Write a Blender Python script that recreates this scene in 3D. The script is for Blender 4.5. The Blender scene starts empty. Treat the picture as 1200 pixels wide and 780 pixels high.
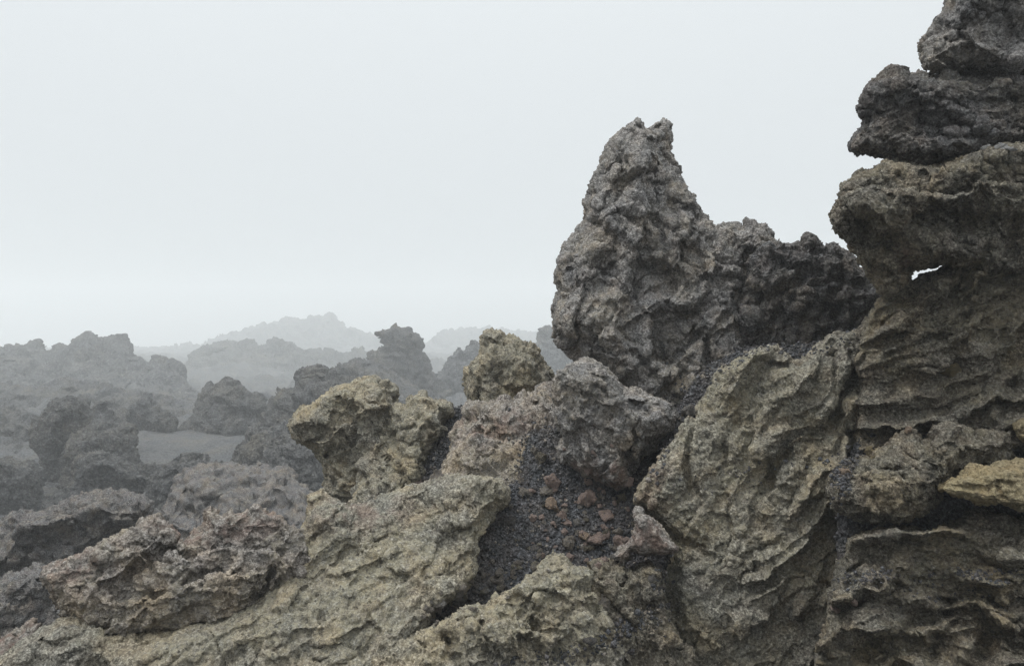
import bpy, math, random, time
import numpy as np
import openvdb

T0 = time.time()
random.seed(7)
scene = bpy.context.scene
C = scene.collection

# ------------------------------------------------------------------ camera
F_PX = 811.0            # focal length in pixels of the 1200 px wide photograph
CAM_H = 1.6
cam = bpy.data.cameras.new('camera')
cam.sensor_fit = 'HORIZONTAL'
cam.sensor_width = 36.0
cam.lens = F_PX / 1200 * 36
cam.clip_end = 2000
cam.clip_start = 0.05
cam_ob = bpy.data.objects.new('camera', cam)
cam_ob.location = (0, 0, CAM_H)
cam_ob.rotation_euler = (math.radians(90), 0, 0)
C.objects.link(cam_ob)
scene.camera = cam_ob

# ------------------------------------------------------------------ sky
SUN_EL, SUN_AZ = 58.0, -108.0      # degrees; azimuth from +Y towards +X
world = bpy.data.worlds.new('World')
scene.world = world
world.use_nodes = True
nt = world.node_tree
nt.nodes.clear()
N, L = nt.nodes, nt.links
sky = N.new('ShaderNodeTexSky')
sky.sky_type = 'NISHITA'
sky.sun_disc = False
sky.sun_elevation = math.radians(SUN_EL)
sky.sun_rotation = math.radians(SUN_AZ)
bg1 = N.new('ShaderNodeBackground'); bg1.inputs['Strength'].default_value = 0.06
L.new(sky.outputs[0], bg1.inputs['Color'])
# closed cloud deck: brightest overhead, dimmer towards the horizon
tc = N.new('ShaderNodeTexCoord')
sx = N.new('ShaderNodeSeparateXYZ'); L.new(tc.outputs['Generated'], sx.inputs[0])
rmp = N.new('ShaderNodeValToRGB')
els = rmp.color_ramp.elements
els[0].position = 0.0; els[0].color = (0.205, 0.205, 0.205, 1)
els[1].position = 1.0; els[1].color = (1, 1, 1, 1)
e = els.new(0.10); e.color = (0.213, 0.213, 0.213, 1)
e = els.new(0.46); e.color = (0.258, 0.258, 0.258, 1)
L.new(sx.outputs['Z'], rmp.inputs[0])
tint = N.new('ShaderNodeMix'); tint.data_type = 'RGBA'; tint.blend_type = 'MULTIPLY'
tint.inputs[0].default_value = 1.0
tint.inputs[7].default_value = (0.955, 1.0, 1.02, 1)
L.new(rmp.outputs[0], tint.inputs[6])
bg2 = N.new('ShaderNodeBackground'); bg2.inputs['Strength'].default_value = 3.5
L.new(tint.outputs[2], bg2.inputs['Color'])
mx = N.new('ShaderNodeMixShader'); mx.inputs[0].default_value = 0.9
L.new(bg1.outputs[0], mx.inputs[1]); L.new(bg2.outputs[0], mx.inputs[2])
wo = N.new('ShaderNodeOutputWorld'); L.new(mx.outputs[0], wo.inputs['Surface'])

# ------------------------------------------------------------------ sun behind the cloud
sun = bpy.data.lights.new('sun', 'SUN')
sun.energy = 1.5
sun.angle = math.radians(18)
sun.color = (1.0, 0.97, 0.92)
sun_ob = bpy.data.objects.new('sun', sun)
az, el = math.radians(SUN_AZ), math.radians(SUN_EL)
from mathutils import Vector
d = Vector((math.sin(az) * math.cos(el), math.cos(az) * math.cos(el), math.sin(el)))
sun_ob.rotation_euler = d.to_track_quat('Z', 'Y').to_euler()
C.objects.link(sun_ob)

scene.view_settings.view_transform = 'Standard'
scene.view_settings.look = 'None'
scene.view_settings.exposure = 0.0
scene.view_settings.gamma = 1.0
scene.view_settings.use_curve_mapping = False
scene.cycles.volume_bounces = 3
scene.cycles.max_bounces = 6
scene.cycles.diffuse_bounces = 3
scene.cycles.use_denoising = True
scene.cycles.denoising_prefilter = 'NONE'

# ------------------------------------------------------------------ helpers: noise
def grid_noise(shape, cells, rng):
    """smooth random field on a grid; cells = lattice steps along each axis; about -1..1"""
    ws = []
    for n, c in zip(shape, cells):
        nl = int(math.ceil(c)) + 1
        u = np.linspace(0, c, n, endpoint=False) + rng.random() * 0.5
        i = np.floor(u).astype(int); f = u - i
        W = np.zeros((n, nl + 5), np.float32)
        r = np.arange(n)
        for k, w in enumerate(((1 - f) ** 3 / 6, (3 * f**3 - 6 * f**2 + 4) / 6,
                               (-3 * f**3 + 3 * f**2 + 3 * f + 1) / 6, f**3 / 6)):
            W[r, i + k] += w
        ws.append(W)
    lat = rng.standard_normal([w.shape[1] for w in ws]).astype(np.float32)
    out = lat
    for ax, w in enumerate(ws):
        out = np.moveaxis(np.tensordot(w, out, axes=(1, ax)), 0, ax)
    return out * (1.5 if len(shape) == 2 else 2.0)

def hash_noise2(x, y, seed):
    """value noise for scattered points (2D), about -1..1"""
    xi = np.floor(x).astype(np.int64); yi = np.floor(y).astype(np.int64)
    fx = x - xi; fy = y - yi
    fx = fx * fx * fx * (fx * (fx * 6 - 15) + 10); fy = fy * fy * fy * (fy * (fy * 6 - 15) + 10)
    def h(a, b):
        n = (a * 374761393 + b * 668265263 + seed * 144665) & 0x7fffffff
        n = ((n ^ (n >> 13)) * 1274126177) & 0x7fffffff
        return ((n ^ (n >> 16)) & 0xffff) / 32767.5 - 1
    return ((h(xi, yi) * (1 - fx) + h(xi + 1, yi) * fx) * (1 - fy)
            + (h(xi, yi + 1) * (1 - fx) + h(xi + 1, yi + 1) * fx) * fy)

def fbm2(x, y, seed, oct=4, ridged=False):
    v = 0; a = 1; t = 0
    for o in range(oct):
        n = hash_noise2(x * 2**o + 17 * o, y * 2**o - 9 * o, seed + o)
        v = v + a * (1 - 2 * np.abs(n) if ridged else n); t += a; a *= 0.5
    return v / t

# ------------------------------------------------------------------ helpers: planar distance
def seg_dist(px, py, pts):
    """unsigned distance, signed side (+ = left of travel on screen), position along the line"""
    best = np.full(px.shape, 1e9, np.float32); side = np.zeros(px.shape, np.float32); along = np.zeros(px.shape, np.float32)
    n = len(pts) - 1
    for i in range(n):
        (x0, y0), (x1, y1) = pts[i], pts[i + 1]
        dx, dy = x1 - x0, y1 - y0
        t = np.clip(((px - x0) * dx + (py - y0) * dy) / (dx * dx + dy * dy + 1e-9), 0, 1)
        ex, ey = px - x0 - t * dx, py - y0 - t * dy
        dd = np.hypot(ex, ey)
        m = dd < best
        best = np.where(m, dd, best)
        side = np.where(m, np.sign(dy * (px - x0) - dx * (py - y0)), side)
        along = np.where(m, (i + t) / n, along)
    return best, side, along

def poly_sdf(px, py, poly):
    """positive inside"""
    dd, _, _ = seg_dist(px, py, poly + [poly[0]])
    ins = np.zeros(px.shape, bool)
    for i in range(len(poly)):
        (x0, y0), (x1, y1) = poly[i - 1], poly[i]
        if y0 == y1: continue
        c = ((y0 > py) != (y1 > py)) & (px < (x1 - x0) * (py - y0) / (y1 - y0) + x0)
        ins ^= c
    return np.where(ins, dd, -dd)

def relief_px(px, py, items, rng):
    """sculpted relief of the side facing us, in pixels (+ = towards the viewer)"""
    r = np.zeros(px.shape, np.float32)
    s = px.shape
    ext = (px.max() - px.min(), py.max() - py.min())
    wx = grid_noise(s, (ext[0] / 22, ext[1] / 22), rng) * 5 + grid_noise(s, (ext[0] / 8, ext[1] / 8), rng) * 1.8
    wy = grid_noise(s, (ext[0] / 22, ext[1] / 22), rng) * 5 + grid_noise(s, (ext[0] / 8, ext[1] / 8), rng) * 1.8
    qx, qy = px + wx, py + wy
    for it in items:
        k = it[0]
        if k == 'ridge' or k == 'crack':
            _, pts, w, h = it
            dd, _, al = seg_dist(qx, qy, pts)
            g = np.exp(-(dd / w) ** 2) * np.clip(np.minimum(al, 1 - al) * 8 + 0.25, 0, 1)
            r += (h if k == 'ridge' else -1.4 * h) * g
        elif k == 'ledge':          # raised on the left of travel, falling away over fall px
            _, pts, h, fall = it
            dd, sd, al = seg_dist(qx, qy, pts)
            g = np.exp(-dd / fall) * np.clip(sd * dd / 1.6 + 0.5, 0, 1)
            r += h * g * np.clip(np.minimum(al, 1 - al) * 6 + 0.1, 0, 1)
        elif k == 'bump':
            _, (cx, cy), rx, ry, ang, h = it
            ca, sa = math.cos(math.radians(ang)), math.sin(math.radians(ang))
            u = ((qx - cx) * ca + (qy - cy) * sa) / rx; v = (-(qx - cx) * sa + (qy - cy) * ca) / ry
            q = np.clip(1 - u * u - v * v, 0, None)
            r += h * np.sqrt(q)
        elif k == 'facets':         # fracture faces: cells, each with its own tilt and height
            _, size, h, ang, stretch = it
            ca, sa = math.cos(math.radians(ang)), math.sin(math.radians(ang))
            u = ((qx * ca + qy * sa) / stretch).astype(np.float32); v = (-qx * sa + qy * ca).astype(np.float32)
            sd = []
            for cu in np.arange(u.min() - size, u.max() + size, size):
                for cv in np.arange(v.min() - size, v.max() + size, size):
                    sd.append((cu + rng.uniform(-.48, .48) * size, cv + rng.uniform(-.48, .48) * size))
            f1 = np.full(s, 1e9, np.float32); f2 = f1.copy(); hh = np.zeros(s, np.float32)
            for (cu, cv) in sd:
                du, dv = u - cu, v - cv
                dd = np.hypot(du, dv)
                val = rng.normal(0, .45) + (du * rng.normal(0, .7) + dv * rng.normal(0, .7)) / size
                m = dd < f1
                f2 = np.where(m, f1, np.minimum(f2, dd)); hh = np.where(m, val, hh); f1 = np.where(m, dd, f1)
            r += h * hh - 0.45 * h * np.exp(-((f2 - f1) / 3.0) ** 2)
        elif k == 'bands':          # stacked lips: s grows downwards, sharp drop at the lower edge of each
            _, fn, period, h, mask = it
            sv = fn(px, py) + wy * 0.9 + grid_noise(s, (ext[0] / 75, ext[1] / 45), rng) * period * 0.5 + grid_noise(s, (ext[0] / 18, ext[1] / 10), rng) * period * 0.16
            q = (sv / period) % 1.0
            idx = np.floor(sv / period)
            amp = 0.55 + 0.4 * np.sin(idx * 12.9898) + grid_noise(s, (ext[0] / 34, ext[1] / 16), rng) * 0.55
            saw = np.where(q < 0.82, (q / 0.82) ** 1.8, (1 - q) / 0.18)
            g = h * saw * np.clip(amp, 0.05, 1.4)
            if mask is not None:
                (mx_, my_), mrx, mry = mask
                g = g * np.clip(1.6 - ((px - mx_) / mrx) ** 2 - ((py - my_) / mry) ** 2, 0, 1)
            r += g
    return r

# ------------------------------------------------------------------ helpers: crag displacement
def displace(ob, px_m, layers, sub=1, seed=0):
    """bake a subdivision and two or more rounds of displacement along the normals into the mesh.
    layer = (kind, wavelength px, amplitude px[, rotation deg xyz, stretch xyz])"""
    t = bpy.data.node_groups.new('crags', 'GeometryNodeTree')
    t.interface.new_socket('Geometry', in_out='INPUT', socket_type='NodeSocketGeometry')
    t.interface.new_socket('Geometry', in_out='OUTPUT', socket_type='NodeSocketGeometry')
    n, l = t.nodes, t.links
    gi = n.new('NodeGroupInput'); go = n.new('NodeGroupOutput')
    g = gi.outputs[0]
    if sub:
        sb = n.new('GeometryNodeSubdivisionSurface'); sb.inputs['Level'].default_value = sub
        l.new(g, sb.inputs[0]); g = sb.outputs[0]
    rr = random.Random(seed)
    for li, rnd in enumerate([[y for x in layers for y in x]]):
        pos = n.new('GeometryNodeInputPosition'); nor0 = n.new('GeometryNodeInputNormal')
        nor = n.new('GeometryNodeBlurAttribute'); nor.data_type = 'FLOAT_VECTOR'
        nor.inputs['Iterations'].default_value = 4
        l.new(nor0.outputs[0], [i_ for i_ in nor.inputs if i_.type == 'VECTOR' and i_.enabled][0])
        total = None
        for ly in rnd:
            kind, wl, amp = ly[:3]
            rot = ly[3] if len(ly) > 3 else (0, 0, 0)
            st = ly[4] if len(ly) > 4 else (1, 1, 1)
            mp = n.new('FunctionNodeRotateVector') if False else n.new('ShaderNodeVectorRotate')
            mp.rotation_type = 'EULER_XYZ'
            mp.inputs['Rotation'].default_value = [math.radians(a) for a in rot]
            l.new(pos.outputs[0], mp.inputs['Vector'])
            ma = n.new('ShaderNodeVectorMath'); ma.operation = 'MULTIPLY_ADD'
            sc = 1.0 / (wl * px_m)
            ma.inputs[1].default_value = (sc / st[0], sc / st[1], sc / st[2])
            ma.inputs[2].default_value = (rr.uniform(0, 50), rr.uniform(0, 50), rr.uniform(0, 50))
            l.new(mp.outputs[0], ma.inputs[0])
            if kind in ('fbm', 'ridge', 'billow'):
                tx = n.new('ShaderNodeTexNoise')
                tx.noise_type = 'FBM'
                tx.inputs['Scale'].default_value = 1.0
                tx.inputs['Detail'].default_value = 3.0
                tx.inputs['Roughness'].default_value = 0.6
                tx.inputs['Distortion'].default_value = 0.25
                l.new(ma.outputs[0], tx.inputs['Vector'])
                val = tx.outputs[0]
                m0 = n.new('ShaderNodeMath'); m0.operation = 'SUBTRACT'; m0.inputs[1].default_value = 0.5
                l.new(val, m0.inputs[0]); val = m0.outputs[0]
                if kind != 'fbm':
                    m1 = n.new('ShaderNodeMath'); m1.operation = 'ABSOLUTE'; l.new(val, m1.inputs[0])
                    m2 = n.new('ShaderNodeMath'); m2.operation = 'MULTIPLY_ADD'
                    sg = -1 if kind == 'ridge' else 1
                    m2.inputs[1].default_value = 2.2 * sg; m2.inputs[2].default_value = -0.3 * sg
                    l.new(m1.outputs[0], m2.inputs[0]); val = m2.outputs[0]
                else:
                    m1 = n.new('ShaderNodeMath'); m1.operation = 'MULTIPLY'; m1.inputs[1].default_value = 2.0
                    l.new(val, m1.inputs[0]); val = m1.outputs[0]
            else:                                   # knobs / pits / cracks
                dis = n.new('ShaderNodeTexNoise'); dis.inputs['Scale'].default_value = 1.3; dis.inputs['Detail'].default_value = 2
                l.new(ma.outputs[0], dis.inputs['Vector'])
                ad = n.new('ShaderNodeVectorMath'); ad.operation = 'MULTIPLY_ADD'
                ad.inputs[1].default_value = (0.9, 0.9, 0.9)
                l.new(dis.outputs['Color'], ad.inputs[0]); l.new(ma.outputs[0], ad.inputs[2])
                tx = n.new('ShaderNodeTexVoronoi')
                tx.feature = 'DISTANCE_TO_EDGE' if kind == 'crack' else 'F1'
                if kind == 'plate': ad.inputs[1].default_value = (0.55, 0.55, 0.55)
                tx.inputs['Scale'].default_value = 1.0
                l.new(ad.outputs[0], tx.inputs['Vector'])
                m2 = n.new('ShaderNodeMath'); m2.operation = 'MULTIPLY_ADD'
                if kind == 'crack':
                    m1 = n.new('ShaderNodeMath'); m1.operation = 'MINIMUM'; m1.inputs[1].default_value = 0.07
                    l.new(tx.outputs['Distance'], m1.inputs[0])
                    m2.inputs[1].default_value = 14.0; m2.inputs[2].default_value = -1.0
                    l.new(m1.outputs[0], m2.inputs[0])
                elif kind == 'pore':                 # open vesicles
                    m1 = n.new('ShaderNodeMath'); m1.operation = 'MINIMUM'; m1.inputs[1].default_value = 0.42
                    l.new(tx.outputs['Distance'], m1.inputs[0])
                    l.new(m1.outputs[0], m2.inputs[0]); m2.inputs[1].default_value = 2.4; m2.inputs[2].default_value = -1.0
                    m1b = m2; m2 = n.new('ShaderNodeMath'); m2.operation = 'MULTIPLY'; m2.inputs[1].default_value = 1.0
                    l.new(m1b.outputs[0], m2.inputs[0])
                elif kind == 'plate':                # broken plates standing at different heights, each tilted
                    vm = n.new('ShaderNodeVectorMath'); vm.operation = 'SUBTRACT'
                    l.new(ad.outputs[0], vm.inputs[0]); l.new(tx.outputs['Position'], vm.inputs[1])
                    v2 = n.new('ShaderNodeVectorMath'); v2.operation = 'SUBTRACT'; v2.inputs[1].default_value = (.5, .5, .5)
                    l.new(tx.outputs['Color'], v2.inputs[0])
                    v3 = n.new('ShaderNodeVectorMath'); v3.operation = 'DOT_PRODUCT'
                    l.new(vm.outputs[0], v3.inputs[0]); l.new(v2.outputs[0], v3.inputs[1])
                    sp_ = n.new('ShaderNodeSeparateXYZ'); l.new(v2.outputs[0], sp_.inputs[0])
                    m1 = n.new('ShaderNodeMath'); m1.operation = 'MULTIPLY_ADD'; m1.inputs[1].default_value = 2.2
                    l.new(v3.outputs['Value'], m1.inputs[0]); l.new(sp_.outputs[0], m1.inputs[2])
                    l.new(m1.outputs[0], m2.inputs[0]); m2.inputs[1].default_value = 1.6; m2.inputs[2].default_value = 0.0
                else:
                    sg = -1 if kind == 'knob' else 1
                    m2.inputs[1].default_value = 1.6 * sg; m2.inputs[2].default_value = -0.75 * sg
                    l.new(tx.outputs['Distance'], m2.inputs[0])
                val = m2.outputs[0]
            am = n.new('ShaderNodeMath'); am.operation = 'MULTIPLY_ADD'
            am.inputs[1].default_value = amp * px_m
            l.new(val, am.inputs[0])
            if total is None: am.inputs[2].default_value = 0
            else: l.new(total, am.inputs[2])
            total = am.outputs[0]
        vs = n.new('ShaderNodeVectorMath'); vs.operation = 'SCALE'
        l.new([o_ for o_ in nor.outputs if o_.enabled][0], vs.inputs[0]); l.new(total, vs.inputs['Scale'])
        sp = n.new('GeometryNodeSetPosition')
        l.new(g, sp.inputs['Geometry']); l.new(vs.outputs[0], sp.inputs['Offset'])
        g = sp.outputs[0]
    l.new(g, go.inputs[0])
    md = ob.modifiers.new('crags', 'NODES'); md.node_group = t
    dg = bpy.context.evaluated_depsgraph_get()
    me = bpy.data.meshes.new_from_object(ob.evaluated_get(dg))
    ob.modifiers.clear()
    old = ob.data
    me.name = ob.name
    ob.data = me
    bpy.data.meshes.remove(old)
    bpy.data.node_groups.remove(t)

def mesh_np(name, v, q):
    me = bpy.data.meshes.new(name)
    v = np.ascontiguousarray(v, np.float32); q = np.ascontiguousarray(q, np.int32)
    k = q.shape[1]
    me.vertices.add(len(v)); me.vertices.foreach_set('co', v.ravel())
    me.loops.add(q.size); me.loops.foreach_set('vertex_index', q.ravel())
    me.polygons.add(len(q)); me.polygons.foreach_set('loop_start', np.arange(0, q.size, k, dtype=np.int32))
    me.update(calc_edges=True)
    me.validate()
    return me

def tag(o, label=None, cat=None, group=None, kind=None):
    if label: o['label'] = label
    if cat: o['category'] = cat
    if group: o['group'] = group
    if kind: o['kind'] = kind
    return o

# ------------------------------------------------------------------ materials
def rock_mat(name, dark, mid, light, lichen=(0.17, 0.16, 0.085), amount=0.5, scale=1.0, rough=0.95, spec=0.15, redcol=(0.22, 0.15, 0.125), bump=1.0, rust=0.12):
    m = bpy.data.materials.new(name); m.use_nodes = True
    t = m.node_tree; n, l = t.nodes, t.links
    n.clear()
    out = n.new('ShaderNodeOutputMaterial'); b = n.new('ShaderNodeBsdfPrincipled')
    b.inputs['Roughness'].default_value = rough
    b.inputs['Specular IOR Level'].default_value = spec
    l.new(b.outputs[0], out.inputs['Surface'])
    co = n.new('ShaderNodeTexCoord')
    def noise(sc, det, ro=0.6, dist=0.0):
        x = n.new('ShaderNodeTexNoise'); x.inputs['Scale'].default_value = sc * scale
        x.inputs['Detail'].default_value = det; x.inputs['Roughness'].default_value = ro
        x.inputs['Distortion'].default_value = dist
        l.new(co.outputs['Object'], x.inputs['Vector']); return x.outputs[0]
    def ramp(src, stops):
        r = n.new('ShaderNodeValToRGB'); e = r.color_ramp.elements
        e[0].position, e[0].color = stops[0][0], tuple(stops[0][1]) + (1,)
        e[1].position, e[1].color = stops[-1][0], tuple(stops[-1][1]) + (1,)
        for p, c in stops[1:-1]:
            q = e.new(p); q.color = tuple(c) + (1,)
        l.new(src, r.inputs[0]); return r.outputs[0]
    def mix(f, a, c, mode='MIX'):
        x = n.new('ShaderNodeMix'); x.data_type = 'RGBA'; x.blend_type = mode
        for sock, v in ((0, f), (6, a), (7, c)):
            if hasattr(v, 'is_linked'): l.new(v, x.inputs[sock])
            else: x.inputs[sock].default_value = v if isinstance(v, float) else tuple(v) + (1,)
        return x.outputs[2]
    def math_(op, a, c):
        x = n.new('ShaderNodeMath'); x.operation = op; x.use_clamp = True
        for i, v in ((0, a), (1, c)):
            if hasattr(v, 'is_linked'): l.new(v, x.inputs[i])
            else: x.inputs[i].default_value = v
        return x.outputs[0]
    speck = noise(75, 4, 0.75)
    base = ramp(speck, [(0.30, dark), (0.5, mid), (0.72, light)])
    # lichen crust in ragged patches
    pat = noise(3.2, 6, 0.68, 0.4)
    fine = noise(48, 3, 0.7)
    at = n.new('ShaderNodeAttribute'); at.attribute_name = 'lichen'
    pf = math_('ADD', pat, at.outputs['Fac'])
    pf = ramp(pf, [(0.62 - 0.25 * amount - 0.07, (0, 0, 0)), (0.62 - 0.25 * amount + 0.12, (1, 1, 1))])
    ff = ramp(fine, [(0.36, (0, 0, 0)), (0.56, (1, 1, 1))])
    lm = math_('MULTIPLY', math_('MULTIPLY', pf, ff), min(1.0, amount * 1.6))
    lc = mix(noise(20, 3), [c * 0.62 for c in lichen], [min(1, c * 1.35) for c in lichen])
    col = mix(lm, base, lc)
    # broad mottling: greyer and warmer zones
    mt = ramp(noise(4.5, 5, 0.6, 0.3), [(0.34, (0.80, 0.82, 0.86)), (0.5, (1.0, 1.0, 1.0)), (0.66, (1.16, 1.08, 0.96))])
    col = mix(1.0, col, mt, 'MULTIPLY')
    dk = ramp(noise(26, 5, 0.7), [(0.33, (0.45, 0.45, 0.46)), (0.46, (1.0, 1.0, 1.0))])
    col = mix(1.0, col, dk, 'MULTIPLY')
    # oxidised reddish areas
    ar = n.new('ShaderNodeAttribute'); ar.attribute_name = 'red'
    rp = math_('MULTIPLY', ramp(noise(9, 4, 0.65), [(0.42, (0, 0, 0)), (0.6, (1, 1, 1))]), math_('ADD', ar.outputs['Fac'], rust))
    rc = mix(speck, [c * 0.5 for c in redcol], [min(1, c * 1.6) for c in redcol])
    col = mix(rp, col, rc)
    l.new(col, b.inputs['Base Color'])
    bp = n.new('ShaderNodeBump'); bp.inputs['Strength'].default_value = bump
    bp.inputs['Distance'].default_value = 0.02 / scale
    hn = noise(60, 5, 0.8)
    vo = n.new('ShaderNodeTexVoronoi'); vo.inputs['Scale'].default_value = 85 * scale
    l.new(co.outputs['Object'], vo.inputs['Vector'])
    ms = n.new('ShaderNodeMath'); ms.operation = 'MULTIPLY_ADD'; ms.inputs[1].default_value = -0.45
    l.new(vo.outputs['Distance'], ms.inputs[0]); l.new(hn, ms.inputs[2]); hn = ms.outputs[0]
    l.new(hn, bp.inputs['Height']); l.new(bp.outputs[0], b.inputs['Normal'])
    return m

GREY = rock_mat('grey_basalt', (0.05, 0.048, 0.048), (0.25, 0.238, 0.226), (0.64, 0.615, 0.58), (0.32, 0.29, 0.23), 0.36)
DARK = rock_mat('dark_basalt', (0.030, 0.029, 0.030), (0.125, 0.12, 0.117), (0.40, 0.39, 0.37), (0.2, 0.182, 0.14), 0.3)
OLIVE = rock_mat('lichen_basalt', (0.040, 0.038, 0.033), (0.255, 0.238, 0.195), (0.70, 0.66, 0.55), (0.37, 0.333, 0.235), 0.46)
BROWN = rock_mat('brown_basalt', (0.022, 0.021, 0.019), (0.152, 0.139, 0.113), (0.50, 0.46, 0.38), (0.27, 0.238, 0.16), 0.42)
CLINK = rock_mat('clinker', (0.055, 0.05, 0.046), (0.29, 0.262, 0.232), (0.70, 0.65, 0.59), (0.34, 0.30, 0.215), 0.38)
TAN = rock_mat('tan_crust', (0.12, 0.10, 0.06), (0.29, 0.242, 0.148), (0.50, 0.43, 0.29), (0.32, 0.262, 0.15), 0.55)
FARM = rock_mat('distant_basalt', (0.026, 0.026, 0.027), (0.078, 0.077, 0.076), (0.23, 0.228, 0.222), (0.15, 0.14, 0.115), 0.36, scale=0.16, rust=0.0)
VFAR = rock_mat('ridge_basalt', (0.03, 0.03, 0.031), (0.08, 0.079, 0.079), (0.22, 0.218, 0.215), (0.15, 0.142, 0.12), 0.36, scale=0.05, rust=0.0)
CIND = rock_mat('black_cinder', (0.018, 0.019, 0.021), (0.060, 0.063, 0.069), (0.32, 0.325, 0.34), (0.03, 0.03, 0.033), 0.0, spec=0.4, rough=0.7)
FCIND = rock_mat('grey_cinder', (0.04, 0.041, 0.043), (0.10, 0.101, 0.102), (0.22, 0.22, 0.22), (0.15, 0.14, 0.12), 0.3, scale=0.16, rust=0.0)
RED = rock_mat('red_scoria', (0.16, 0.115, 0.10), (0.48, 0.365, 0.32), (0.75, 0.63, 0.57), (0.38, 0.305, 0.27), 0.35)
ORNG = rock_mat('orange_scoria', (0.16, 0.115, 0.085), (0.50, 0.375, 0.285), (0.74, 0.62, 0.51), (0.4, 0.31, 0.22), 0.4)

# ------------------------------------------------------------------ the rock builder
# rough surface recipes: rounds of layers, wavelengths and heights in photograph pixels
AA = [[('plate', 46, 4.0), ('fbm', 60, 5.0), ('ridge', 24, 2.6), ('plate', 14, 1.8), ('crack', 30, 2.2), ('pore', 15, 2.4), ('pore', 8, 2.0), ('knob', 5, 1.8), ('fbm', 3.8, 2.4)]]
AA_SOFT = [[('plate', 50, 2.5), ('fbm', 60, 4.0), ('ridge', 18, 1.4), ('plate', 16, 1.2), ('crack', 34, 2.6), ('crack', 15, 1.0), ('pore', 8, 1.7), ('knob', 5, 1.5), ('fbm', 3.8, 2.4)]]
CLINKER = [[('knob', 26, 4.0), ('plate', 40, 4.0), ('knob', 12, 2.6), ('plate', 15, 2.0), ('crack', 26, 1.6), ('pore', 9, 2.4), ('knob', 5.5, 2.0), ('fbm', 3.8, 2.2)]]
SPIRE = [[('fbm', 60, 4.0), ('plate', 24, 2.4), ('crack', 36, 2.6), ('ridge', 16, 1.6), ('pore', 12, 2.2), ('pore', 6.5, 1.8), ('knob', 6.5, 1.8), ('fbm', 3.8, 2.6)]]
FARAA = [[('plate', 30, 3.0), ('ridge', 40, 4.0), ('plate', 12, 2.2), ('ridge', 11, 2.2), ('pore', 7, 1.5), ('knob', 5, 1.3), ('fbm', 4, 1.6)]]

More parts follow.
